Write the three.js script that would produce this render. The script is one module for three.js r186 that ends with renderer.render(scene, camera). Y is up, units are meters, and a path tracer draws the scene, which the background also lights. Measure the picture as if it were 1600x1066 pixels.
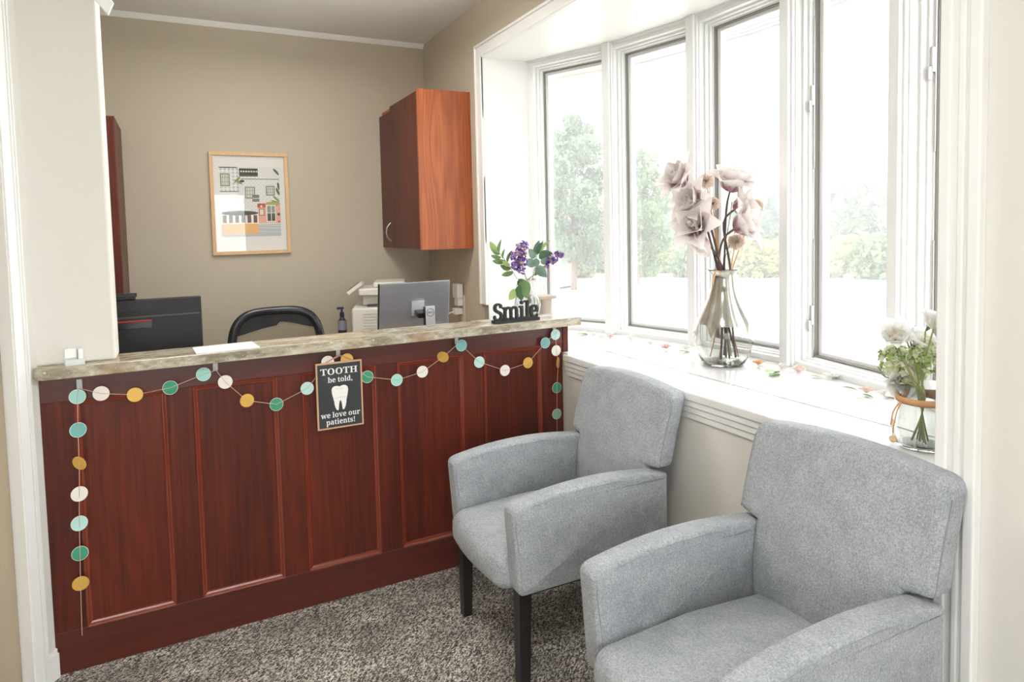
import * as THREE from 'three';
import { RoundedBoxGeometry } from 'three/addons/geometries/RoundedBoxGeometry.js';
import { TextGeometry } from 'three/addons/geometries/TextGeometry.js';
import { FontLoader } from 'three/addons/loaders/FontLoader.js';
import { TessellateModifier } from 'three/addons/modifiers/TessellateModifier.js';
import { RectAreaLightUniformsLib } from 'three/addons/lights/RectAreaLightUniformsLib.js';
import { mergeGeometries, mergeVertices, toCreasedNormals } from 'three/addons/utils/BufferGeometryUtils.js';

let MON, PIL;
// ---------------------------------------------------------------- camera, sky, exposure
const scene = new THREE.Scene();
const CAM = { x: -1.6313, y: 1.4903, z: 2.5539, yaw: -0.4518, pitch: -0.0555, roll: -0.0248, f: 1000, px: 760, py: 414 };
const camera = new THREE.PerspectiveCamera(2 * Math.atan(533 / CAM.f) * 180 / Math.PI, 1600 / 1066, 0.05, 400);
camera.rotation.order = 'YXZ';
camera.position.set(CAM.x, CAM.y, CAM.z);
camera.rotation.set(CAM.pitch, CAM.yaw, CAM.roll);
camera.setViewOffset(1600, 1066, 800 - CAM.px, 533 - CAM.py, 1600, 1066);
camera.updateMatrixWorld(true);

const renderer = new THREE.WebGLRenderer({ antialias: true });
renderer.toneMapping = THREE.LinearToneMapping;
renderer.toneMappingExposure = 1.34;
renderer.shadowMap.enabled = true;
scene.background = new THREE.Color(0.97, 0.985, 1.0);      // white overcast sky
const FILL_PANEL = 17;                                           // strength of the added fill panels
scene.backgroundIntensity = 5;

RectAreaLightUniformsLib.init();

// a photo pixel -> the point where its ray meets a plane x|y|z = value
function at(px, py, axis, value) {
  const d = new THREE.Vector3((px - CAM.px) / CAM.f, -(py - CAM.py) / CAM.f, -1).applyEuler(camera.rotation);
  const t = (value - camera.position[axis]) / d[axis];
  return d.multiplyScalar(t).add(camera.position);
}

// ---------------------------------------------------------------- helpers
const PI = Math.PI;
function rng(seed) { let s = seed >>> 0; return () => { s = (s + 0x6d2b79f5) | 0; let t = Math.imul(s ^ (s >>> 15), 1 | s); t = (t + Math.imul(t ^ (t >>> 7), 61 | t)) ^ t; return ((t ^ (t >>> 14)) >>> 0) / 4294967296; }; }
const V3 = (x, y, z) => new THREE.Vector3(x, y, z);
const taken = {};
function numbered(n) { if (!(n in taken)) { taken[n] = 0; return n; } taken[n]++; return n + '_' + String(taken[n]).padStart(3, '0'); }
function tag(o, label, category, group) { o.userData.label = label; o.userData.category = category; if (group) o.userData.group = group; return o; }
function thing(name, label, category, pos = [0, 0, 0], turn = 0, group) {
  const g = new THREE.Group(); g.name = numbered(name); g.position.set(...pos); g.rotation.y = turn; scene.add(g);
  return tag(g, label, category, group);
}
function join(geos) {
  const list = (Array.isArray(geos) ? geos : [geos]).map((g) => {
    let q = g.index ? g.toNonIndexed() : g.clone();
    for (const k of Object.keys(q.attributes)) if (!['position', 'normal', 'uv', 'color'].includes(k)) q.deleteAttribute(k);
    if (!q.attributes.normal) q.computeVertexNormals();
    if (!q.attributes.uv) q.setAttribute('uv', new THREE.BufferAttribute(new Float32Array(q.attributes.position.count * 2), 2));
    q.morphAttributes = {};
    q.clearGroups();
    return q;
  });
  return list.length === 1 ? list[0] : mergeGeometries(list);
}
function part(name, geos, mat, parent, raw) {
  let g = join(geos);
  if (!raw) g = uvMetric(g);
  const m = new THREE.Mesh(g, mat); m.name = name; parent.add(m); return m;
}
function struct(name, geos, mat, parent) {
  const m = part(parent ? name : numbered(name), geos, mat, parent || scene);
  if (!parent) { m.userData.kind = 'structure'; } return m;
}
// uv in metres, each triangle projected along its main axis
function uvMetric(g) {
  const p = g.attributes.position, uv = new Float32Array(p.count * 2), a = V3(), b = V3(), c = V3(), n = V3();
  for (let i = 0; i < p.count; i += 3) {
    a.fromBufferAttribute(p, i); b.fromBufferAttribute(p, i + 1); c.fromBufferAttribute(p, i + 2);
    n.copy(b).sub(a).cross(c.clone().sub(a));
    const ax = Math.abs(n.x), ay = Math.abs(n.y), az = Math.abs(n.z);
    for (const [k, v] of [[0, a], [1, b], [2, c]]) {
      const s = ay >= ax && ay >= az ? [v.x, v.z] : ax >= az ? [v.z, v.y] : [v.x, v.y];
      uv[(i + k) * 2] = s[0]; uv[(i + k) * 2 + 1] = s[1];
    }
  }
  g.setAttribute('uv', new THREE.BufferAttribute(uv, 2)); return g;
}
const box = (x0, x1, y0, y1, z0, z1) => new THREE.BoxGeometry(x1 - x0, y1 - y0, z1 - z0).translate((x0 + x1) / 2, (y0 + y1) / 2, (z0 + z1) / 2);
const rbox = (x0, x1, y0, y1, z0, z1, r = 0.004, s = 2) => new RoundedBoxGeometry(x1 - x0, y1 - y0, z1 - z0, s, r).translate((x0 + x1) / 2, (y0 + y1) / 2, (z0 + z1) / 2);
const tube = (pts, r, seg = 24, rad = 6) => new THREE.TubeGeometry(new THREE.CatmullRomCurve3(pts.map((p) => (p.isVector3 ? p : V3(...p)))), seg, r, rad, false);
const cyl = (r0, r1, h, x, y, z, s = 20) => new THREE.CylinderGeometry(r1, r0, h, s).translate(x, y + h / 2, z);
const lathe = (pts, s = 32) => new THREE.LatheGeometry(pts.map((p) => new THREE.Vector2(...p)), s);
function prism(pts, depth, bevel = 0, seg = 2) {   // outline in x,y; thickness along z, centred
  const s = new THREE.Shape(pts.map((p) => new THREE.Vector2(...p)));
  return new THREE.ExtrudeGeometry(s, { depth: depth - 2 * bevel, bevelEnabled: bevel > 0, bevelSize: bevel, bevelOffset: -bevel, bevelThickness: bevel, bevelSegments: seg, curveSegments: 16 }).translate(0, 0, -(depth - 2 * bevel) / 2);
}
function slab(pts, y0, y1) {                       // outline in x,z; from y0 up to y1
  const s = new THREE.Shape(pts.map(([x, z]) => new THREE.Vector2(x, -z)));
  return new THREE.ExtrudeGeometry(s, { depth: y1 - y0, bevelEnabled: false }).rotateX(-PI / 2).translate(0, y0, 0);
}

// ---------------------------------------------------------------- procedural textures
function hash(x, y, s) { let h = Math.imul(x, 374761393) ^ Math.imul(y, 668265263) ^ Math.imul(s, 2147483647 - 58); h = Math.imul(h ^ (h >>> 13), 1274126177); return ((h ^ (h >>> 16)) >>> 0) / 4294967296; }
function vnoise(x, y, px, py, s) {
  const xi = Math.floor(x), yi = Math.floor(y), fx = x - xi, fy = y - yi, u = fx * fx * (3 - 2 * fx), v = fy * fy * (3 - 2 * fy);
  const m = (a, n) => ((a % n) + n) % n, h = (a, b) => hash(m(a, px), m(b, py), s);
  return (h(xi, yi) * (1 - u) + h(xi + 1, yi) * u) * (1 - v) + (h(xi, yi + 1) * (1 - u) + h(xi + 1, yi + 1) * u) * v;
}
function fbm(x, y, px, py, s, o = 4) { let a = 0.5, r = 0, t = 0; for (let k = 0; k < o; k++) { r += a * vnoise(x, y, px, py, s + k); t += a; x *= 2; y *= 2; px *= 2; py *= 2; a *= 0.5; } return r / t; }
function dataTex(w, h, fn, srgb, metresU = 1, metresV = 1) {
  const d = new Uint8Array(w * h * 4);
  for (let y = 0; y < h; y++) for (let x = 0; x < w; x++) {
    const c = fn(x / w, y / h), i = (y * w + x) * 4;
    const q = typeof c === 'number' ? [c, c, c] : c;
    for (let k = 0; k < 3; k++) d[i + k] = Math.max(0, Math.min(255, Math.round(q[k] * 255)));
    d[i + 3] = 255;
  }
  const t = new THREE.DataTexture(d, w, h); t.wrapS = t.wrapT = THREE.RepeatWrapping; t.magFilter = THREE.LinearFilter; t.minFilter = THREE.LinearMipmapLinearFilter; t.generateMipmaps = true;
  if (srgb) t.colorSpace = THREE.SRGBColorSpace;
  t.repeat.set(1 / metresU, 1 / metresV); t.needsUpdate = true; return t;
}
const mix = (a, b, t) => a.map((v, i) => v + (b[i] - v) * t);
const clamp = (v) => Math.max(0, Math.min(1, v));
const rgb = (r, g, b) => [r / 255, g / 255, b / 255];

function woodTex(dark, light, seed, w, h, mu, mv, figure) {
  return dataTex(w, h, (u, v) => {
    const warp = fbm(u * 3, v * 2, 3, 2, seed, 3);
    const streak = fbm(u * 60 + warp * 3, v * 3, 60, 3, seed + 9, 3);
    const fine = fbm(u * 160, v * 8, 160, 8, seed + 21, 2);
    const broad = fbm(u * 5, v * 1, 5, 1, seed + 33, 3);
    const ring = 0.5 + 0.5 * Math.sin((fbm(u * 4, v * 1, 4, 1, seed + 5, 2) * 11 + warp * 0.6) * 2 * PI);
    const t = clamp(0.15 + 0.42 * broad + 0.36 * (streak - 0.5) + 0.22 * (fine - 0.5) + figure * (ring - 0.5) + 0.12);
    return mix(dark, light, t);
  }, true, mu, mv);
}
const counterWoodMap = woodTex(rgb(40, 8, 2), rgb(132, 48, 17), 11, 512, 512, 0.62, 1.3, 0.1);
const railWoodMap = woodTex(rgb(44, 9, 2), rgb(114, 39, 15), 47, 512, 512, 0.9, 1.3, 0.06);
railWoodMap.rotation = PI / 2;
const cabinetWoodMap = woodTex(rgb(142, 66, 30), rgb(212, 124, 66), 71, 512, 512, 0.42, 1.0, 0.3);
const paleWoodMap = woodTex(rgb(205, 165, 120), rgb(232, 199, 156), 93, 256, 256, 0.2, 0.5, 0.15);

const stoneMap = dataTex(1024, 512, (u, v) => {
  const warp = fbm(u * 4, v * 4, 4, 4, 5, 3);
  const vein = 0.55 * fbm(u * 9 + warp * 1.0, v * 24 + warp * 2, 9, 24, 15, 4) + 0.45 * fbm(u * 48, v * 60, 48, 60, 17, 3);
  const speck = vnoise(u * 260, v * 130, 260, 130, 25), grain = vnoise(u * 420, v * 210, 420, 210, 26);
  let c = mix(rgb(130, 119, 97), rgb(208, 201, 181), clamp((vein - 0.3) * 2.4));
  c = mix(c, rgb(160, 122, 84), clamp((fbm(u * 6, v * 6, 6, 6, 35, 3) - 0.58) * 3) * 0.7);
  c = mix(c, rgb(90, 82, 66), clamp((0.14 - grain) * 6) * 0.6);
  if (speck > 0.93) c = mix(c, rgb(232, 222, 202), 0.75);
  return c;
}, true, 1.1, 0.55);

function carpetHeight(u, v) {                        // diagonal rows of loop pile
  const a = u * 96, b = v * 96, row = Math.floor(b + a * 0.5), along = a - b * 0.5 + hash(row & 127, 3, 8) * 5;
  return [row, along];
}
const carpetMap = dataTex(1024, 1024, (u, v) => {
  const n = vnoise(u * 210, v * 210, 210, 210, 3), m = vnoise(u * 110 + 3, v * 330, 110, 330, 4), d = vnoise((u + v) * 150, (u - v) * 40 + 40, 150, 40, 9);
  const t = clamp((0.36 * n + 0.3 * m + 0.34 * d - 0.34) * 3.2);
  const patch = fbm(u * 7, v * 7, 7, 7, 12, 3);
  let c = mix(rgb(64, 60, 55), rgb(226, 219, 207), t * (0.72 + 0.5 * patch));
  return c;
}, true, 0.62, 0.62);
const carpetBump = dataTex(1024, 1024, (u, v) => 0.36 * vnoise(u * 210, v * 210, 210, 210, 3) + 0.3 * vnoise(u * 110 + 3, v * 330, 110, 330, 4) + 0.34 * vnoise((u + v) * 150, (u - v) * 40 + 40, 150, 40, 9), false, 0.62, 0.62);

const fabricMap = dataTex(1024, 1024, (u, v) => {
  const a = vnoise(u * 300, v * 90, 300, 90, 41), b = vnoise(u * 90, v * 300, 90, 300, 42), c = vnoise(u * 330, v * 330, 330, 330, 43), big = fbm(u * 9, v * 9, 9, 9, 44, 3);
  const t = clamp(0.5 + (0.5 * a + 0.3 * b + 0.3 * c - 0.55) * 1.2 + (big - 0.5) * 0.3);
  return mix(rgb(130, 135, 141), rgb(194, 198, 201), t);
}, true, 0.36, 0.36);
const fabricBump = dataTex(512, 512, (u, v) => 0.5 * vnoise(u * 150, v * 60, 150, 60, 41) + 0.5 * vnoise(u * 60, v * 150, 60, 150, 42), false, 0.28, 0.28);
const plasterBump = dataTex(512, 512, (u, v) => fbm(u * 60, v * 60, 60, 60, 61, 3), false, 0.5, 0.5);
const meshTex = dataTex(128, 128, (u, v) => { const a = Math.abs(((u * 8 + v * 8) % 1) - 0.5), b = Math.abs(((u * 8 - v * 8 + 8) % 1) - 0.5); return a < 0.2 || b < 0.2 ? 0.9 : 0.15; }, false, 0.09, 0.09);

// ---------------------------------------------------------------- materials
const std = (o) => new THREE.MeshStandardMaterial(o), phy = (o) => new THREE.MeshPhysicalMaterial(o);
const M = {
  beige: std({ color: '#c2b7a3', roughness: 0.9, bumpMap: plasterBump, bumpScale: 0.00012 }),
  cream: std({ color: '#e3e0d8', roughness: 0.88, bumpMap: plasterBump, bumpScale: 0.00012 }),
  ceiling: std({ color: '#efefee', roughness: 0.95 }),
  trim: std({ color: '#f3f3f1', roughness: 0.35 }),
  sill: phy({ color: '#ececeb', roughness: 0.16, clearcoat: 0.5, clearcoatRoughness: 0.08 }),
  vinyl: std({ color: '#f1f2f2', roughness: 0.4 }),
  gasket: std({ color: '#85827e', roughness: 0.6 }),
  steel: std({ color: '#b9b8b4', roughness: 0.3, metalness: 0.9 }),
  carpet: std({ map: carpetMap, bumpMap: carpetBump, bumpScale: 0.006, roughness: 1 }),
  counter: phy({ map: counterWoodMap, roughness: 0.42, specularIntensity: 0.6, clearcoat: 0.1, clearcoatRoughness: 0.2 }),
  rail: phy({ map: railWoodMap, roughness: 0.36, clearcoat: 0.2, clearcoatRoughness: 0.25 }),
  cabinet: phy({ map: cabinetWoodMap, roughness: 0.42, clearcoat: 0.15, clearcoatRoughness: 0.35 }),
  stone: phy({ map: stoneMap, roughness: 0.25, clearcoat: 0.3, clearcoatRoughness: 0.15 }),
  fabric: phy({ map: fabricMap, bumpMap: fabricBump, bumpScale: 0.0015, roughness: 0.95, sheen: 0.4, sheenRoughness: 0.6, sheenColor: new THREE.Color(0.8, 0.82, 0.85) }),
  bead: phy({ color: '#7d2e18', roughness: 0.24, clearcoat: 0.6, clearcoatRoughness: 0.12 }),
  caulk: std({ color: '#a9a7a2', roughness: 0.8 }),
  luster: std({ color: '#efebe3', roughness: 0.14, metalness: 0.75, transparent: true, opacity: 0.87, side: THREE.DoubleSide }),
  shadedBeige: std({ color: '#b3a58d', roughness: 0.9 }),  // beige wall paint darkened to stand in for weaker light
  eave: std({ color: '#a3a5a6', roughness: 0.7 }),
  seam: std({ color: '#8d9094', roughness: 0.95 }),
  blackLeg: std({ color: '#141214', roughness: 0.35 }),
  black: std({ color: '#17181a', roughness: 0.5 }),
  blackGloss: std({ color: '#101113', roughness: 0.22 }),
  charcoal: std({ color: '#16181a', roughness: 0.55 }),
  navyPlastic: std({ color: '#12151c', roughness: 0.25 }),
  chairMesh: std({ color: '#857a66', roughness: 0.8, alphaMap: meshTex, alphaTest: 0.4, side: THREE.DoubleSide }),
  red: std({ color: '#a5281f', roughness: 0.5 }),
  silver: std({ color: '#c0cad5', roughness: 0.22, metalness: 0.7 }),
  silverLight: std({ color: '#d9dde1', roughness: 0.35, metalness: 0.35 }),
  paleGrey: std({ color: '#cfccc4', roughness: 0.6 }),
  office: std({ color: '#e4e0d6', roughness: 0.5 }),
  greyDark: std({ color: '#4a4842', roughness: 0.6 }),
  paper: std({ color: '#f2f2f0', roughness: 0.85 }),
  whitePlastic: std({ color: '#efefec', roughness: 0.4 }),
  desk: std({ color: '#b59a78', roughness: 0.5 }),
  frameWood: std({ map: paleWoodMap, roughness: 0.5 }),
  pane: phy({ color: '#ffffff', roughness: 0.0, transmission: 1, thickness: 0, ior: 1.5 }),
  clearPlastic: phy({ color: '#f4f6f6', roughness: 0.2, transmission: 0.35, thickness: 0, ior: 1.45 }),
  glass: phy({ color: '#eef0ee', roughness: 0.02, transmission: 1, thickness: 0.003, ior: 1.45, attenuationColor: new THREE.Color(0.93, 0.95, 0.94), attenuationDistance: 0.1 }),
  smokeGlass: phy({ color: '#e6e6e3', roughness: 0.02, transmission: 1, thickness: 0.003, ior: 1.45, attenuationColor: new THREE.Color(0.84, 0.83, 0.8), attenuationDistance: 0.06 }),
  string: std({ color: '#d9b9a0', roughness: 0.9 }),
  gold: std({ color: '#e6b857', roughness: 0.38, metalness: 0.3 }),
  jute: std({ color: '#c99a6e', roughness: 0.95 }),
  signRim: std({ color: '#d2a883', roughness: 0.7 }),
  stemBrown: std({ color: '#5a4640', roughness: 0.8 }),
  straw: std({ color: '#cf9a5c', roughness: 0.85 }),
};
const foil = (hex) => std({ color: hex, roughness: 0.75 });
const petalMat = (hex, tr = 0.25) => phy({ color: hex, roughness: 0.9, transmission: tr, thickness: 0, side: THREE.DoubleSide });

// ================================================================ SETTING
const H = 2.795, ZB = -1.747, SILL = 0.899, CAP = 1.07;
const WZ0 = -0.79, WZ1 = 1.66, WHEAD = 2.473;                       // window opening in the right wall
const ROOM_X0 = -3.7, REAR = 4.6;
struct('floor', box(ROOM_X0 - 0.2, 0.16, -0.12, 0, ZB - 0.15, REAR + 0.15), M.carpet);
struct('ceiling', box(ROOM_X0 - 0.2, 0.16, H, H + 0.12, ZB - 0.15, REAR + 0.15), M.ceiling);
struct('wall_back', box(-2.35, 0.16, 0, H, ZB - 0.15, ZB), M.beige);
struct('trim_1', prism([[0, 0], [0, -0.03], [0.008, -0.03], [0.028, 0]], 2.2).rotateY(-PI / 2).translate(-1.1, H, ZB), M.trim);
{ // right wall: office side beige, waiting side cream, open between for the bow window
  struct('wall_right', [box(0, 0.15, 0, H, ZB, WZ0), box(0, 0.15, WHEAD + 0.03, H, WZ0, -0.05), box(0, 0.15, 0, SILL - 0.03, WZ0, -0.06)], M.beige);
  struct('wall_right', [box(0, 0.15, 0, H, WZ1, REAR + 0.15), box(0, 0.15, WHEAD + 0.03, H, -0.05, WZ1), box(0, 0.15, 0, SILL - 0.03, -0.06, WZ1)], M.cream);
}
struct('wall_left', box(-2.35, -2.2, 0, H, ZB, -0.12), M.beige);                     // office, behind the stub
{ // stub wall standing on the counter at the left end, with a rounded corner
  const x1 = -1.832;
  struct('wall_front', [rbox(-2.35, x1, CAP - 0.002, H, -0.12, 0.0, 0.012, 3), box(-2.35, -2.062, 0, CAP, -0.12, -0.002)], M.cream);
}
const OA = V3(-2.062, 0, 0.0), OU = V3(-0.6, 0, 0.8), ON = V3(0.8, 0, 0.6);
function along(s0, s1, y0, y1, n0, n1) { const g = box(s0, s1, y0, y1, n0, n1); const m = new THREE.Matrix4().makeBasis(OU, V3(0, 1, 0), ON); m.setPosition(OA); g.applyMatrix4(m); const idx = g.index.array; for (let i = 0; i < idx.length; i += 3) { const t = idx[i]; idx[i] = idx[i + 1]; idx[i + 1] = t; } return g; }
struct('wall_corner', along(0, 0.05, 0, H, -0.12, 0), M.cream);
struct('baseboard_left', [along(0.0, 0.05, 0, 0.085, 0, 0.014), along(0.0, 0.05, 0.085, 0.1, 0, 0.008)], M.trim);
struct('trim_2', [along(0.04, 0.098, 0, 2.7, -0.12, 0.016), along(0.043, 0.048, 0, 2.7, 0.016, 0.02), along(0.054, 0.058, 0, 2.7, 0.016, 0.0195), along(0.066, 0.094, 0, 2.7, 0.016, 0.022)], M.trim);
struct('wall_hall', [along(0.1, 2.2, 0, H, -0.2, -0.03)], M.shadedBeige);  // dimness beyond the casing is put into the wall colour
struct('wall_side', box(ROOM_X0 - 0.15, ROOM_X0, 0, H, ZB, REAR + 0.15), M.cream);
struct('wall_office', box(ROOM_X0, -2.35, 0, H, ZB - 0.15, ZB), M.beige);
{ // wall behind the camera with a broad window
  const x0 = -3.2, x1 = -0.58, y0 = 0.55, y1 = 2.17;
  struct('wall_rear', [box(ROOM_X0, x0, 0, H, REAR, REAR + 0.15), box(x1, 0, 0, H, REAR, REAR + 0.15), box(x0, x1, 0, y0, REAR, REAR + 0.15), box(x0, x1, y1, H, REAR, REAR + 0.15)], M.cream);
  const w = new THREE.Group(); w.name = 'window_6'; w.userData.kind = 'structure'; scene.add(w);
  part('frame', [box(x0, x1, y0, y0 + 0.05, REAR + 0.04, REAR + 0.1), box(x0, x1, y1 - 0.05, y1, REAR + 0.04, REAR + 0.1), box(x0, x0 + 0.05, y0, y1, REAR + 0.04, REAR + 0.1), box(x1 - 0.05, x1, y0, y1, REAR + 0.04, REAR + 0.1), box(-1.92, -1.87, y0, y1, REAR + 0.04, REAR + 0.1)], M.vinyl, w);
  part('pane', box(x0 + 0.05, -1.92, y0 + 0.05, y1 - 0.05, REAR + 0.068, REAR + 0.072), M.pane, w);
  part('pane', box(-1.87, x1 - 0.05, y0 + 0.05, y1 - 0.05, REAR + 0.068, REAR + 0.072), M.pane, w);
}
{ // diagonal trim board at the head of the opening
  const a = at(168, 25, 'z', 0.006), b = at(145, 0, 'z', 0.006), d = b.clone().sub(a).normalize();
  const L = 0.3, n = V3(d.y, -d.x, 0);
  const P = (s, w) => [a.x + d.x * s + n.x * w, a.y + d.y * s + n.y * w];
  struct('trim_3', prism([P(0, 0.004), P(L, 0.004), P(L, 0.06), P(0.02, 0.045)], 0.014, 0.003).translate(0, 0, 0.007), M.trim);
}

// ---- unseen panels added for fill light: most goes down, some up to the ceiling
const fillPanelGlow = std({ color: '#ffffff', emissive: '#fffdf9', emissiveIntensity: 1.6, roughness: 0.6 });
[[-1.15, -0.3, 'over the office desk', 0.62, 1.0], [-1.6, 2.3, 'over the waiting room', 1.2, 0.35]].forEach(([x, z, words, k, up]) => {
  const drop = 0.14, t = thing('added_fill_panel', 'added unseen square white fill light panel ' + words, 'light', [x, H, z]);
  part('frame', [box(-0.31, 0.31, -drop - 0.03, -drop, -0.31, -0.29), box(-0.31, 0.31, -drop - 0.03, -drop, 0.29, 0.31), box(-0.31, -0.29, -drop - 0.03, -drop, -0.29, 0.29), box(0.29, 0.31, -drop - 0.03, -drop, -0.29, 0.29)], M.trim, t);
  part('diffuser', box(-0.29, 0.29, -drop - 0.025, -drop - 0.005, -0.29, 0.29), fillPanelGlow, t);
  for (const [a, b] of [[-0.3, -0.3], [0.3, -0.3], [-0.3, 0.3], [0.3, 0.3]]) part('hanger', cyl(0.002, 0.002, drop, a, -drop, b, 6), M.steel, t);
  const l = new THREE.RectAreaLight('#fffdf9', FILL_PANEL * k, 0.58, 0.58); l.position.set(0, -drop - 0.032, 0); l.rotation.x = -PI / 2; t.add(l);
  const u = new THREE.RectAreaLight('#fffdf9', FILL_PANEL * k * up, 0.58, 0.58); u.position.set(0, -drop + 0.002, 0); u.rotation.x = PI / 2; t.add(u);
});
// ---- bow window
const BOW = [[0.293, -0.781], [0.515, -0.302], [0.629, 0.213], [0.629, 0.741], [0.515, 1.256], [0.293, 1.734]];
const grown = (e) => BOW.map(([x, z], i) => { const c = [0.629 - 1.6, 0.477]; const dx = x - c[0], dz = z - c[1], l = Math.hypot(dx, dz); return [x + dx / l * e, z + dz / l * e]; });
{
  const out = grown(0.12);
  const G = 0.182;
  struct('window_seat', slab([[G + 0.007, WZ0], ...out, [G + 0.007, WZ1 + 0.03]], SILL - 0.04, SILL), M.sill).name = 'trim_4';
  struct('x', slab([[-0.0, WZ0], [0.0, WZ1], ...out.slice().reverse()], SILL - 0.08, SILL - 0.041), M.trim).name = 'trim_5';
  // stool board with a moulded apron below it
  const nose = at(1463, 560, 'x', -0.032).z - 0.001;
  const ns = at(879, 560, 'x', -0.027).z;
  const st = struct('x', [rbox(-0.027, G, SILL - 0.032, SILL, ns, nose, 0.006, 3), box(-0.001, G, SILL - 0.031, SILL - 0.0002, 0.002, ns + 0.02)], M.sill); st.name = 'trim_6';
  struct('x', [prism([[-0.021, SILL - 0.032], [0, SILL - 0.032], [0, SILL - 0.1], [-0.008, SILL - 0.1], [-0.009, SILL - 0.08], [-0.014, SILL - 0.076], [-0.016, SILL - 0.058], [-0.02, SILL - 0.052]], nose - ns - 0.004, 0.0).translate(0, 0, (nose + ns) / 2)], M.trim).name = 'trim_7';
  struct('x', box(0.002, G, SILL - 0.032, SILL, WZ0, 0.002), M.sill).name = 'trim_8';
  struct('x', box(G + 0.0002, G + 0.0068, SILL - 0.03, SILL - 0.001, WZ0, nose + 0.03), M.caulk).name = 'trim_14';
  // head board, jambs
  struct('x', slab([[0.0, WZ0], ...out, [0, WZ1]], WHEAD, WHEAD + 0.06), M.trim).name = 'trim_9';
  struct('x', slab([[0, WZ0 - 0.06], [0.15, WZ0 - 0.06], ...grown(0.13).slice(0, 1), [BOW[0][0], BOW[0][1]], [0, WZ0]], SILL, WHEAD), M.trim).name = 'trim_10';
  struct('x', slab([[0, WZ1], [BOW[5][0], BOW[5][1]], grown(0.13)[5], [0.15, WZ1 + 0.1], [0, WZ1 + 0.06]], SILL, WHEAD), M.trim).name = 'trim_11';
  // casing round the opening: flat back with two beads
  const cas = (z0, z1, y0, y1, hz) => [box(-0.014, 0, y0, y1, z0, z1)];
  const co = 0.078;
  const c = [];
  c.push(rbox(-0.014, 0.0, SILL + 0.15, WHEAD + co, WZ0 - co, WZ0, 0.003), rbox(-0.022, 0.0, SILL + 0.15, WHEAD + co, WZ0 - co, WZ0 - co + 0.016, 0.004), rbox(-0.018, 0.0, SILL + 0.15, WHEAD + 0.02, WZ0 - 0.016, WZ0, 0.004));
  const PX = -0.032, pz0 = at(1463, 560, 'x', PX).z, pz1 = at(1529, 560, 'x', PX + 0.01).z;
  struct('x', [rbox(PX + 0.006, 0.0, 0.001, WHEAD + co, pz0, pz1, 0.003), rbox(PX, -0.016, 0.0, WHEAD + co - 0.002, pz0 - 0.002, pz0 + 0.022, 0.004), rbox(PX + 0.001, -0.016, 0.0, WHEAD + co, pz0 + 0.036, pz0 + 0.052, 0.005), rbox(PX - 0.002, -0.0165, 0.0, WHEAD + co - 0.001, pz1 - 0.024, pz1 + 0.002, 0.005)], M.trim).name = 'trim_13';
  PIL = pz0;
  c.push(rbox(-0.0135, 0, WHEAD, WHEAD + co, WZ0 - co, WZ1 + co, 0.003), rbox(-0.0215, 0, WHEAD + co - 0.016, WHEAD + co, WZ0 - co, WZ1 + co, 0.004), rbox(-0.0175, 0, WHEAD, WHEAD + 0.016, WZ0 - 0.016, WZ1 + 0.016, 0.004));
  struct('x', c, M.trim).name = 'trim_12';
}
const PW = 0.5276, WY0 = SILL + 0.0002, WY1 = WHEAD;
for (let k = 0; k < 5; k++) {
  const [ax, az] = BOW[k], [bx, bz] = BOW[k + 1], tx = (bx - ax) / PW, tz = (bz - az) / PW;
  const w = new THREE.Group(); w.name = 'window_' + (k + 1); w.userData.kind = 'structure'; scene.add(w);
  w.position.set(ax, 0, az); w.rotation.y = Math.atan2(-tz, tx);
  const L = PW, fr = [];
  for (const [a, z0] of [[0.034, 0.0], [0.044, -0.03], [0.052, -0.05], [0.058, -0.066]]) {   // stepped frame, deeper towards the glass
    const b = -0.1;
    fr.push(box(0, a, WY0, WY1, b, z0), box(L - a, L, WY0, WY1, b, z0), box(a, L - a, WY0, WY0 + a * 0.69, b, z0), box(a, L - a, WY1 - a * 1.0, WY1, b, z0));
  }
  part('frame', fr, M.vinyl, w);
  const y0 = WY0 + 0.04, y1 = WY1 - 0.058;
  part('gasket', [box(0.058, 0.0625, y0, y1, -0.088, -0.07), box(L - 0.0625, L - 0.058, y0, y1, -0.088, -0.07), box(0.058, L - 0.058, y0, y0 + 0.008, -0.088, -0.07), box(0.058, L - 0.058, y1 - 0.007, y1, -0.088, -0.07)], M.gasket, w);
  const s = 0.082;
  part('sash', [box(0.058, s, y0, y1, -0.12, -0.088), box(L - s, L - 0.058, y0, y1, -0.12, -0.088), box(s, L - s, y0, y0 + 0.022, -0.12, -0.088), box(s, L - s, y1 - 0.024, y1, -0.12, -0.088)], M.vinyl, w);
  part('pane', box(s, L - s, y0 + 0.022, y1 - 0.024, -0.106, -0.102), M.pane, w);
  if (k >= 3) for (const yy of [1.12, 2.0]) part('latch', [rbox(0.05, 0.062, yy - 0.05, yy + 0.03, -0.066, -0.052, 0.003), rbox(0.052, 0.06, yy - 0.075, yy - 0.03, -0.058, -0.042, 0.003), rbox(0.056, 0.061, yy - 0.3, yy + 0.3, -0.07, -0.064, 0.002)], M.steel, w);
  part('head_bead', box(0.0, L, WY1 - 0.012, WY1, 0, 0.012), M.vinyl, w);
}
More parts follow.
